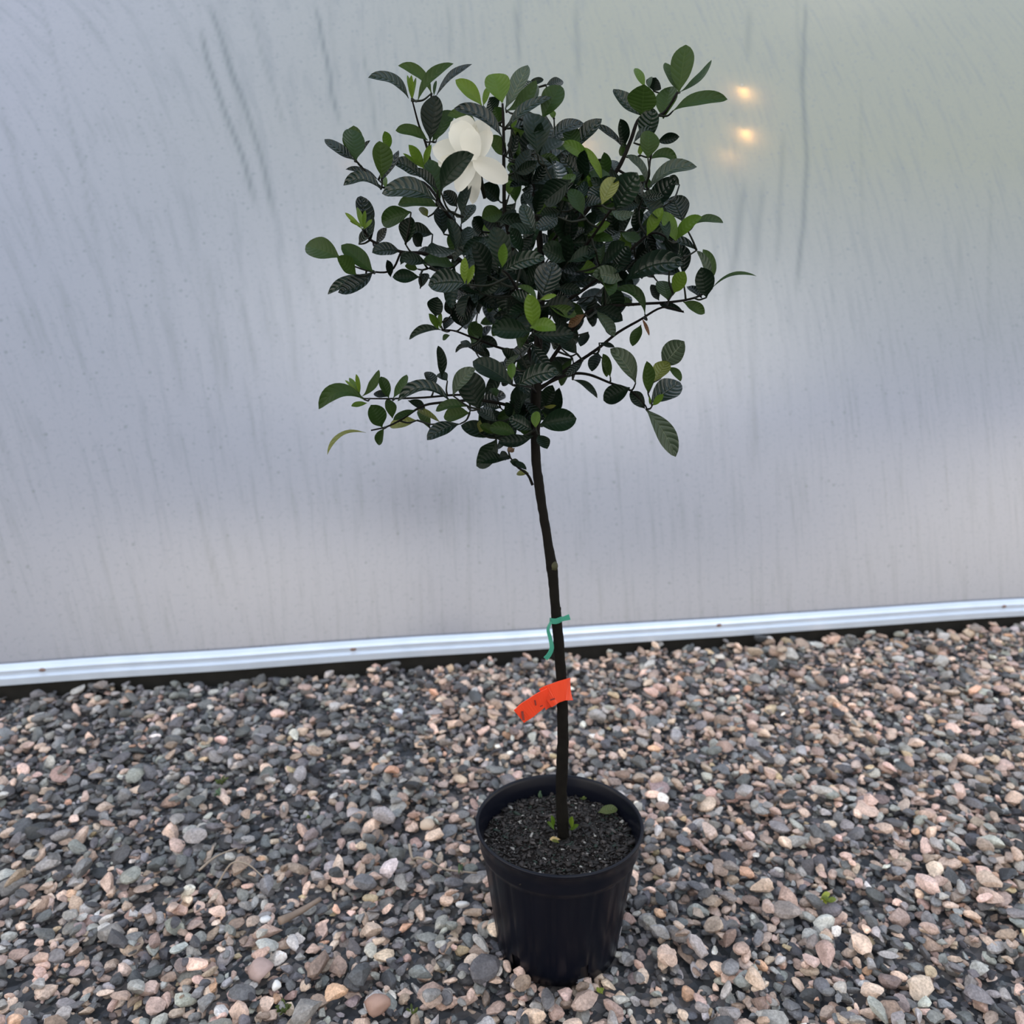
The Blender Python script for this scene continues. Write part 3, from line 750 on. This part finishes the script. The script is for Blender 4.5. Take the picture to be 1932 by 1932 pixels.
'E': [(430,850,330,310,300,'d',-.16,15,.04),(290,910,90,485,250,'d',-.13,20,0),(435,800,460,510,135,'l',-.18,15,0),(-20,1000,-20,680,120,'l',-.17,15,0),(10,1010,95,770,90,'l',-.17,20,0),
 (450,855,958,700,225,'s',-.15,22,.1),(910,1190,1060,740,370,'s',-.16,12,0),(810,1540,750,1125,225,'l',-.20,15,.04),(775,1535,1085,1570,190,'l',-.2,20,.14),
 (855,1200,625,1030,95,'m',-.17,35,.12),(890,1195,1095,1140,70,'l',-.17,30,0),(775,1580,305,1560,290,'d',-.14,18,0),(800,1600,1305,1600,250,'d',-.13,22,-.08),
 (880,1330,1320,1270,290,'d',-.11,20,0),(1205,725,920,580,200,'d',-.12,22,0),(1240,735,1590,590,200,'d',-.12,22,0),(1890,955,1530,890,245,'p',-.1,20,.05),
 (1120,170,870,340,210,'d',-.1,22,0),(440,130,185,200,240,'m',-.02,20,0),(1440,1370,1240,1520,130,'b',-.1,20,0),(1580,1330,1800,1640,160,'p',-.06,30,0),
 (1560,1300,1900,1450,230,'d',-.03,20,0),(680,420,520,560,170,'d',0,25,0),(1100,1050,1400,1100,160,'d',-.06,25,0),(500,1100,620,1350,200,'d',-.06,25,0),
 (100,1100,330,1300,200,'d',-.04,25,0),(1330,620,1120,420,200,'d',-.04,25,0),(1680,620,1480,470,170,'d',-.05,25,0)],
'G': [(490,940,-60,610,330,'d',-.12,20,.05),(490,870,490,635,145,'l',-.15,15,0),(550,965,1150,765,300,'s',-.13,20,.1),(960,1230,1060,940,220,'d',.02,15,0),
 (935,1240,1110,1225,60,'y',.0,30,-.1),(875,1500,1395,1410,370,'d',-.08,12,0),(820,1545,835,1308,155,'l',-.1,15,0),(860,1640,985,1835,200,'d',-.03,20,0),
 (790,1650,300,1730,210,'d',-.08,25,-.1),(775,1570,440,1400,230,'s',-.09,20,0),(290,1460,10,1290,160,'s',-.03,30,0),(1700,480,1610,750,190,'d',0,20,0),
 (1750,560,1820,830,110,'m',0,30,0),(250,1620,40,1500,150,'m',-.02,30,0),(560,1380,600,1120,120,'s',-.03,30,0),(480,1400,400,1180,150,'d',-.02,25,0),
 (1400,500,1180,300,220,'d',-.03,25,0),(1200,800,1000,640,220,'d',0,20,0),(600,500,400,690,100,'p',-.05,35,0),(1560,200,1450,400,160,'d',-.03,25,0)],
'P': [(955,868,905,874,26,'d',0,30,.1),(985,880,962,870,16,'d',0,35,0),(998,893,975,893,14,'y',0,30,0),(1045,1560,1040,1538,9,'l',-.01,30,0),(1046,1566,1033,1550,8,'l',-.01,30,0),(1078,1562,1080,1540,11,'l',.0,30,0),(1074,1566,1092,1556,9,'l',0,30,0),(1056,1590,1040,1585,7,'y',-.03,30,0)],
}
DZ = 1.25
leaves = []                                                    # (geometry, kind, size)
bases = []
def add_leaf(b0, b1, w, kind, z, roll, bend, k2='leaf', fold=.42, tipdz=None, name='leaf', parent=None, matl=None):
    Y = PY + z * DZ
    P0 = at(*b0, Y)
    dz = (rnd.uniform(-.025, .03) if tipdz is None else tipdz)
    P2 = at(*b1, Y + dz)
    dx, dy = b1[0] - b0[0], b1[1] - b0[1]; Ln = math.hypot(dx, dy) or 1
    nx, ny = -dy / Ln, dx / Ln
    if abs(dx) > .25 * Ln:
        if ny > 0: nx, ny = -nx, -ny
    elif nx < 0: nx, ny = -nx, -ny
    mid = ((b0[0] + b1[0]) / 2 + nx * bend * Ln * 2, (b0[1] + b1[1]) / 2 + ny * bend * Ln * 2)
    P1 = at(*mid, Y + dz * .4)
    # the blade bows off its chord
    view = (CAM - P0).normalized()
    P1 = P1 + view * (P2 - P0).length * rnd.uniform(.02, .16)
    r = math.radians(min(roll, 62)) * rnd.choice((1, 1, 1, -1))
    T = (P2 - P0).normalized(); n = (view - T * view.dot(T)).normalized(); s = T.cross(n)
    if (n * math.cos(r) + s * math.sin(r)).z < (n * math.cos(r) - s * math.sin(r)).z: r = -r
    wt = w * depth(P0) / FPX / max(.35, math.cos(r)) * .93
    V, F, UV = leaf_pts(P0, P1, P2, wt, r, fold * rnd.uniform(.6, 1.3), ref=view, kind=k2, seed=rnd.uniform(0, 6), wavy=.08)
    return V, F, UV, (P2 - P0).length, P0
hand = []
for pn, L_ in LEAVES.items():
    s = PANEL[pn][2]
    for (x0, y0, x1, y1, w, k, z, roll, bend) in L_:
        V, F, UV, ln, P0 = add_leaf(cv(pn, x0, y0), cv(pn, x1, y1), w * s, k, z, roll, bend)
        hand.append((V, F, UV, k)); bases.append(P0)

# ---- branches (read off the photograph, depth of their own)
BR = [([(1011, 700, 0), (975, 600, .02), (930, 520, .01), (890, 460, 0), (845, 405, -.03), (825, 378, -.04)], 5),
      ([(845, 405, -.03), (800, 345, 0), (745, 345, 0), (718, 352, -.01), (672, 303, -.01)], 3),
      ([(950, 545, .02), (866, 490, .0), (800, 478, 0), (757, 475, 0), (704, 456, 0), (690, 440, 0), (686, 432, -.01)], 4),
      ([(757, 475, 0), (738, 510, 0), (700, 512, 0), (655, 498, 0)], 2.2),
      ([(830, 385, -.04), (806, 280, 0), (790, 235, 0), (778, 190, -.01)], 3),
      ([(1015, 640, 0), (985, 520, -.02), (955, 420, -.05), (951, 330, -.06), (950, 240, -.06), (948, 195, -.06)], 4.5),
      ([(951, 245, -.06), (985, 205, -.05), (1020, 185, -.04)], 2.5),
      ([(1018, 560, 0), (1070, 450, 0), (1120, 380, 0), (1165, 320, -.01), (1190, 265, -.01), (1208, 222, -.01), (1250, 215, 0), (1278, 175, 0)], 5),
      ([(1165, 320, -.01), (1215, 345, -.01), (1228, 295, 0), (1235, 270, -.02)], 2.5),
      ([(1012, 720, 0), (1060, 650, 0), (1098, 600, -.02), (1130, 580, -.02), (1200, 574, 0), (1265, 570, 0), (1310, 562, 0), (1340, 547, 0)], 4),
      ([(1010, 740, 0), (1080, 690, .01), (1125, 660, .01), (1165, 628, .01), (1205, 605, 0), (1250, 580, 0), (1290, 588, 0)], 3.6),
      ([(1011, 735, 0), (1050, 715, 0), (1080, 705, .01), (1112, 707, .01), (1150, 722, .01), (1190, 737, 0), (1215, 762, 0), (1222, 775, -.01)], 3.4),
      ([(1010, 780, 0), (960, 765, -.01), (905, 755, -.03), (855, 758, -.02), (800, 765, 0), (760, 790, 0), (730, 805, 0), (700, 812, 0)], 3.4),
      ([(905, 755, -.03), (870, 745, 0), (800, 750, 0), (745, 752, 0), (685, 752, 0)], 2.6),
      ([(1005, 915, 0), (995, 895, 0), (975, 880, 0), (962, 862, 0)], 2.8),
      ([(1016, 650, 0), (960, 660, .03), (900, 640, .02), (860, 625, .01), (835, 622, 0)], 3),
      ([(1020, 600, 0), (1110, 540, -.04), (1180, 480, -.06), (1230, 440, -.07), (1270, 455, -.08)], 3.4),
      ([(1018, 600, 0), (985, 560, -.1), (960, 520, -.17), (948, 510, -.19)], 3),
      ([(1018, 650, 0), (1010, 620, -.1), (1002, 610, -.2)], 2.6),
      ([(1012, 740, 0), (1000, 730, -.08), (967, 726, -.14)], 2.6),
      ([(1011, 800, 0), (1008, 812, -.06), (1010, 806, -.1)], 2.4),
      ([(1020, 520, 0), (1090, 480, -.08), (1150, 400, -.14), (1160, 395, -.16)], 3),
      ([(1022, 480, 0), (1070, 420, -.06), (1105, 380, -.09), (1130, 345, -.06)], 2.8)]
nodes = list(tcv[len(tcv) // 2 + 8:])
for pts, r in BR:
    P = [at(x, y, PY + z * DZ) for x, y, z in pts]
    cvp = catmull(P, 5); rr = np.linspace(r, max(1.4, r * .42), len(cvp)) * depth(P[0]) / FPX
    V, F = tube_geo(cvp, list(rr), 8, .12); tpart('branch', V, F, M['bark'])
    nodes += cvp

# ---- fill of the crown: leaves in whorls behind and between the others
POLY = [(835, 470), (850, 380), (905, 330), (955, 225), (1020, 200), (1085, 250), (1130, 330), (1200, 315), (1265, 380), (1285, 450), (1290, 520), (1200, 565), (1180, 600),
        (1145, 640), (1120, 690), (1075, 695), (1045, 760), (1035, 845), (930, 850), (895, 800), (905, 745), (900, 690), (855, 610), (830, 590), (835, 540), (775, 520), (730, 490), (770, 455)]
def inside(x, y, poly):
    c = False; n = len(poly)
    for i in range(n):
        x1, y1 = poly[i]; x2, y2 = poly[i - 1]
        if (y1 > y) != (y2 > y) and x < (x2 - x1) * (y - y1) / (y2 - y1) + x1: c = not c
    return c
fill = []
tries = 0
while len(fill) < 420 and tries < 9000:
    tries += 1
    x, y = rnd.uniform(720, 1300), rnd.uniform(200, 850)
    if not inside(x, y, POLY): continue
    if (840 < x < 960 and 225 < y < 400) or (y > 640 and rnd.random() < .3): continue      # flower, looser foot of the crown
    half = .17 * math.sqrt(max(.05, 1 - ((x - 1030) / 330) ** 2)) * (1 if y < 620 else .6)
    z = rnd.uniform(-half * .75, half)
    ang = rnd.uniform(0, 6.283); k = rnd.choice((3, 4))
    if rnd.random() < .75: ang = math.atan2(y - 560, x - 1015) + rnd.uniform(-1.3, 1.3)
    for q in range(k):
        ln = rnd.uniform(38, 66); a2 = ang + (q - (k - 1) / 2) * rnd.uniform(.6, 1.1)
        x1, y1 = x + math.cos(a2) * ln, y + math.sin(a2) * ln
        if not inside(x1, y1, POLY) or (845 < x1 < 955 and 230 < y1 < 395): continue
        kind = rnd.choices(('d', 's', 'm', 'l'), (.62, .22, .14, .02))[0]
        V, F, UV, l_, P0 = add_leaf((x, y), (x1, y1), ln * rnd.uniform(.38, .6), kind, z, rnd.uniform(0, 60), rnd.uniform(-.1, .1), tipdz=rnd.uniform(-.045, .045))
        fill.append((V, F, UV, kind, P0.y)); 
    bases.append(at(x, y, PY + z * DZ))
n_single = 299 - len(hand)
fill.sort(key=lambda f: f[4])
solo = [f[:4] for f in fill[:max(0, n_single)]]; rest = fill[max(0, n_single):]
for V, F, UV, k in hand + solo: tpart('leaf', V, F, M[k], True, UV)
for kind in 'dsml':                                            # the ones deepest inside
    VV, FF, UU, off = [], [], [], 0
    for V, F, UV, k, _ in rest:
        if k != kind: continue
        VV += V; UU += UV; FF += [tuple(i + off for i in f) for f in F]; off += len(V)
    if VV:
        o = tpart('inner_foliage', VV, FF, M[kind], True, UU); o['kind'] = 'stuff'

# ---- twigs: every leaf base joins the branch work
cur = [n.copy() for n in nodes]
todo = sorted(bases, key=lambda p: min((p - n).length for n in nodes))
twn = 0; tv, tf, toff = [], [], 0
for p in todo:
    if p.z < .4: continue
    best = min(cur, key=lambda n: (p - n).length + (max(0, n.z - p.z) * 1.2))
    d = (p - best).length
    if d < .010: continue
    mid = (p + best) / 2 + Vector((rnd.uniform(-.1, .1) * d, rnd.uniform(-.1, .1) * d, -.10 * d))
    c = catmull([best, mid, p], 4)
    V, F = tube_geo(c, list(np.linspace(.0016, .0010, len(c))), 5)
    if d > .03 and twn < 140: tpart('twig', V, F, M['twig']); twn += 1
    else:
        tv += V; tf += [tuple(i + toff for i in f) for f in F]; toff += len(V)
    cur += c[3:]
if tv:
    o = tpart('fine_twigs', tv, tf, M['twig']); o['kind'] = 'stuff'

# ---- the flower
fl_c = at(*cv('F', 740, 960), PY - .11)
flower = bpy.data.objects.new('flower', None); C.objects.link(flower); flower.parent = tree; flower.location = fl_c - TL
flower['label'] = 'open white flower with pointed drooping petals'
PET = [((760,900),(900,250),420,.025,10,.0), ((700,880),(430,215),560,.02,5,.0), ((640,930),(-40,760),520,.02,15,-.05), ((660,960),(60,1010),300,.01,20,-.1),
       ((740,1000),(330,330),560,-.005,5,.04), ((760,980),(610,400),420,-.02,10,-.05), ((760,960),(960,430),330,.0,25,-.08),
       ((690,1000),(1335,1385),420,-.01,8,.03), ((735,1020),(420,1570),340,.0,12,.05), ((740,1030),(690,1790),270,.01,12,.03)]
for (p0, p1, w, z, roll, bend) in PET:
    V, F, UV, _, _ = add_leaf(cv('F', *p0), cv('F', *p1), w * PANEL['F'][2], 'petal', -.088 + z, roll, bend, 'pointed' if p1[1] > 1300 or p1[0] < 0 else 'petal', .34, tipdz=rnd.uniform(-.015, .01))
    V = [v - fl_c for v in V]
    mesh_obj('petal', V, F, M['petal'], flower, True, UV)
V, F = tube_geo([fl_c + Vector((0, .004, .004)), fl_c + Vector((.004, .02, -.014)), fl_c + Vector((.01, .03, -.04))], [.004, .0032, .002], 8)
mesh_obj('calyx', [v - fl_c for v in V], F, M['twig'], flower)

# ---------------------------------------------------------------- things tied to the trunk or lying about
def ribbon(name, pts, widths, updirs, m, thick=.0006, parent=None, origin=None):
    V, F = [], []; n = len(pts)
    for i, p in enumerate(pts):
        T = (pts[min(i + 1, n - 1)] - pts[max(0, i - 1)]).normalized(); u = updirs[i]; u = (u - T * u.dot(T)).normalized(); nn = T.cross(u)
        h = widths[i] / 2
        V += [p - u * h + nn * thick, p + u * h + nn * thick, p + u * h - nn * thick, p - u * h - nn * thick]
    for i in range(n - 1):
        a = i * 4
        for j in range(4): F.append((a + j, a + (j + 1) % 4, a + 4 + (j + 1) % 4, a + 4 + j))
    F.append((0, 1, 2, 3)); F.append(((n - 1) * 4 + 3, (n - 1) * 4 + 2, (n - 1) * 4 + 1, (n - 1) * 4))
    if origin is not None: V = [v - origin for v in V]
    return mesh_obj(name, V, F, m, parent, False)
def tape_mat(name, col, tr_c, fac=.35, rough=.3):
    m, t, b = mat(name); b.inputs['Base Color'].default_value = (*col, 1); b.inputs['Roughness'].default_value = rough
    tr = N(t, 'ShaderNodeBsdfTranslucent'); tr.inputs[0].default_value = (*tr_c, 1); mx = N(t, 'ShaderNodeMixShader'); mx.inputs[0].default_value = fac
    t.links.new(b.outputs[0], mx.inputs[1]); t.links.new(tr.outputs[0], mx.inputs[2]); t.links.new(mx.outputs[0], t.nodes['Material Output'].inputs[0]); return m
ORG = tape_mat('orange_red_tape', (.85, .095, .035), (.95, .16, .05), .4)
INK = simple('tag_ink', (.16, .02, .012), .5)
tc0 = at(1061, 1305, PY)
tagroot = empty('plant_tag', tc0)
tag(tagroot, 'orange-red plastic tag wrapped round the thin trunk below the green tie', 'tag')
UPV = Vector((0, 0, 1))
def tp_at(x, y, z): return at(x, y, PY + z)
loop = [(1029, 1317, -.012), (1042, 1310, -.016), (1055, 1305, -.0145), (1068, 1301, -.012), (1076, 1300, 0), (1072, 1302, .012), (1058, 1306, .014), (1046, 1311, .010), (1034, 1316, -.002), (1029, 1319, -.010)]
P = catmull([tp_at(*q) for q in loop], 4)
ribbon('loop', P, [.0335] * len(P), [Vector((-.12, 0, 1))] * len(P), ORG, .0005, tagroot, tc0)
tail = [(1034, 1315, -.0125), (1020, 1322, -.018), (1003, 1334, -.022), (988, 1345, -.024), (979, 1352, -.026)]
P = catmull([tp_at(*q) for q in tail], 4)
ribbon('tail', P, [.0350] * len(P), [Vector((.18, -.15, 1))] * len(P), ORG, .0005, tagroot, tc0)
for (x0, y0, x1, y1, w) in ((985, 1342, 988, 1359, .0036), (1009, 1321, 1011, 1331, .0022), (1038, 1321, 1047, 1318, .0022), (1019, 1333, 1024, 1331, .0016)):
    a_, b_ = tp_at(x0, y0, -.0245 if x0 < 1000 else -.0215), tp_at(x1, y1, -.0255 if x0 < 1000 else -.0215)
    a_ += (CAM - a_).normalized() * .003; b_ += (CAM - b_).normalized() * .003
    ribbon('ink_mark', [a_, (a_ + b_) / 2, b_], [w] * 3, [Vector((1, 0, .2))] * 3, INK, .0003, tagroot, tc0)
GRN = tape_mat('green_tie_tape', (.08, .36, .26), (.18, .55, .42), .5)
g0 = at(1048, 1172, PY); tie = empty('green_tie', g0)
tag(tie, 'thin green plastic tie knotted round the trunk, one end hanging down', 'plant tie')
ringp = [(1038, 1171, -.004), (1042, 1172, -.011), (1050, 1172, -.012), (1058, 1169, -.009), (1060, 1168, .002), (1055, 1168, .011), (1045, 1170, .010), (1038, 1171, .002), (1038, 1172, -.004)]
P = catmull([tp_at(*q) for q in ringp], 4); ribbon('loop', P, [.0085] * len(P), [UPV] * len(P), GRN, .0005, tie, g0)
P = catmull([tp_at(*q) for q in ((1056, 1170, -.010), (1065, 1167, -.012), (1075, 1164, -.012))], 5)
ribbon('short_end', P, list(np.linspace(.005, .009, len(P))), [UPV] * len(P), GRN, .0004, tie, g0)
P = catmull([tp_at(*q) for q in ((1040, 1173, -.011), (1034, 1187, -.014), (1038, 1204, -.013), (1041, 1222, -.014), (1036, 1235, -.015), (1029, 1243, -.016))], 5)
ribbon('long_end', P, list(np.linspace(.004, .0085, len(P))), [Vector((1, .3, 0))] * len(P), GRN, .0004, tie, g0)

# fallen leaf on the soil
def lying_leaf(name, c, ang, ln, w, m, label, cat, tilt=.12, kind='leaf', group=None):
    d = Vector((math.cos(ang), math.sin(ang), tilt)); P0 = c - d * ln / 2; P2 = c + d * ln / 2
    V, F, UV = leaf_pts(P0, c + Vector((0, 0, ln * .10)), P2, w, 0, .2, ref=Vector((0, -.3, 1)), kind=kind, wavy=.1)
    V = [v - c for v in V]; o = mesh_obj(name, V, F, m, None, True, UV); o.location = c
    tag(o, label, cat, group); return o
c = at_z(1147, 1530, SZ + .010)
lying_leaf('fallen_leaf', c, math.radians(12), .034, .020, M['y'], 'small yellow-green fallen leaf lying on the potting soil', 'leaf', .05)
c = at_z(1047, 1584, SZ + .007)
lying_leaf('dry_leaf', c, math.radians(200), .018, .009, simple('dry_tan', (.34, .24, .10), .7), 'small tan dry leaf curled on the soil at the trunk foot', 'leaf', .2)
# little weeds in gravel and pot
def sprig(name, px, py, z, n, ln, wid, m, label, cat='weed', zb=None, spread=1.0, lift=1.0):
    base = at_z(px, py, z); base.z = (ground_z(base.x, base.y) - .006) if zb is None else zb
    r = random.Random(int(px)); V, F, UV, off = [], [], [], 0
    root = empty(name, base); tag(root, label, cat)
    for k in range(n):
        a = r.uniform(0, 6.283); l = ln * r.uniform(.6, 1.1)
        d = Vector((math.cos(a) * spread, math.sin(a) * spread, lift * r.uniform(.5, 1.2))).normalized()
        st = Vector((r.uniform(-1, 1), r.uniform(-1, 1), 0)) * ln * .3
        v, f, u = leaf_pts(st, st + d * l * .5 + Vector((0, 0, l * .15)), st + d * l, wid, 0, .2, nL=6, nU=2, ref=Vector((0, -.5, 1)))
        mesh_obj('leaf', v, f, m, root, True, u)
    return root
WM = leaf_mat('weed_lime', (.30, .36, .05), (.32, .38, .06), (.4, .45, .1), .3, .5)
WG = leaf_mat('moss_green', (.075, .105, .015), (.08, .11, .02), (.1, .14, .03), .2, .6)
WP = leaf_mat('grass_pale', (.10, .17, .09), (.12, .19, .10), (.15, .22, .12), .2, .6)
sprig('weed', 1552, 1722, .01, 9, .022, .010, WM, 'bright yellow-green weed in gravel right of the pot')
sprig('weed', 535, 1900, .008, 16, .014, .006, WG, 'dark green weed in gravel at the lower left')
sprig('weed', 870, 1668, .006, 4, .020, .004, WP, 'thin pale grass sprig in gravel left of the pot', spread=.3, lift=1.5)
sprig('weed', 420, 1480, .004, 14, .018, .006, WG, 'low green weed in gravel at far left, larger and higher of two')
sprig('weed', 412, 1512, .004, 9, .014, .006, WP, 'paler low weed in gravel at far left, just nearer')
sprig('weed', 586, 1552, .006, 5, .010, .005, WG, 'tiny green weed in gravel left of the tree, above the twigs')
sprig('weed', 1133, 1885, .01, 6, .010, .005, WM, 'small yellow-green weed in gravel just in front of the pot')
sprig('weed', 775, 1905, .008, 7, .014, .004, WG, 'small green weed in gravel near the bottom, left of the pot')
sprig('seedling', 1020, 1503, SZ, 4, .014, .004, WP, 'pale seedling sprouting from the soil at the back left of the pot', zb=SZ - .002, spread=.4, lift=1.6)
sprig('seedling', 1100, 1508, SZ, 6, .008, .004, WG, 'tiny seedling in the soil right of the trunk', zb=SZ - .002)
# dry stems lying on the gravel
TW = simple('dry_stem', (.34, .28, .22), .7, .3, 0, 80, (.20, .16, .12))
def stem(pts, r, label, m=TW):
    P = []
    for (x, y) in pts:
        p = at_z(x, y, .012); p.z = ground_z(p.x, p.y) + r * .6; P.append(p)
    cvp = catmull(P, 5); c = P[len(P) // 2].copy()
    V, F = tube_geo(cvp, list(np.linspace(r, r * .55, len(cvp))), 6, .2)
    o = mesh_obj('dead_twig', [v - c for v in V], F, m); o.location = c; tag(o, label, 'twig')
stem([(773, 1612), (778, 1628), (790, 1641), (812, 1650), (840, 1655), (900, 1660)], .0028, 'curved pale dry stem on gravel beside the pot')
stem([(376, 1656), (410, 1640), (450, 1625)], .0024, 'straight grey dry stem on gravel at the left')
stem([(408, 1678), (440, 1671), (470, 1670), (500, 1678)], .0018, 'thin forked-looking tan stem below the straight grey stem')
stem([(530, 1755), (560, 1730), (605, 1700)], .0075, 'thick tan piece of dry stem on gravel at lower left', simple('tan_stem', (.27, .20, .155), .75, .3, 0, 70, (.17, .13, .10)))
# a few pale bits that catch the eye
def pebble(px, py, s, col, label, i=3, el=1.3):
    p = at_z(px, py, .012); p.z = ground_z(p.x, p.y) + s * .25
    Vb, Tb = HI[i]; o = mesh_obj('pebble', [tuple(v) for v in Vb * (s * el, s, s * .6)], [tuple(int(q) for q in f) for f in Tb], simple('pebble_%d' % int(px), col, .6, .3, 0, 150, tuple(c * .8 for c in col)))
    o.location = p; o.rotation_euler = (.2, .1, px * .37); tag(o, label, 'stone')
pebble(523, 1866, .0088, (.80, .78, .74), 'small bright white stone near the bottom left corner', 2)
pebble(753, 1345, .0125, (.74, .77, .82), 'bluish white stone far back left of the trunk', 5, 1.6)
pebble(502, 1750, .0100, (.66, .66, .66), 'white stone in gravel at the lower left', 7)
pebble(668, 1412, .0165, (.52, .42, .38), 'large pale pink stone half way to the wall, left of the tag', 8, 1.5)
pebble(804, 1562, .0190, (.55, .43, .33), 'large cream stone left of the pot rim', 9, 1.1)
pebble(493, 1838, .0205, (.40, .29, .26), 'large pink stone near the bottom left', 10, 1.15)
pebble(712, 1906, .0205, (.36, .23, .18), 'large rust-pink stone at the bottom left of the pot', 11, 1.05)
pebble(873, 1717, .0120, (.62, .61, .60), 'white rounded stone close to the left side of the pot', 12, 1.1)
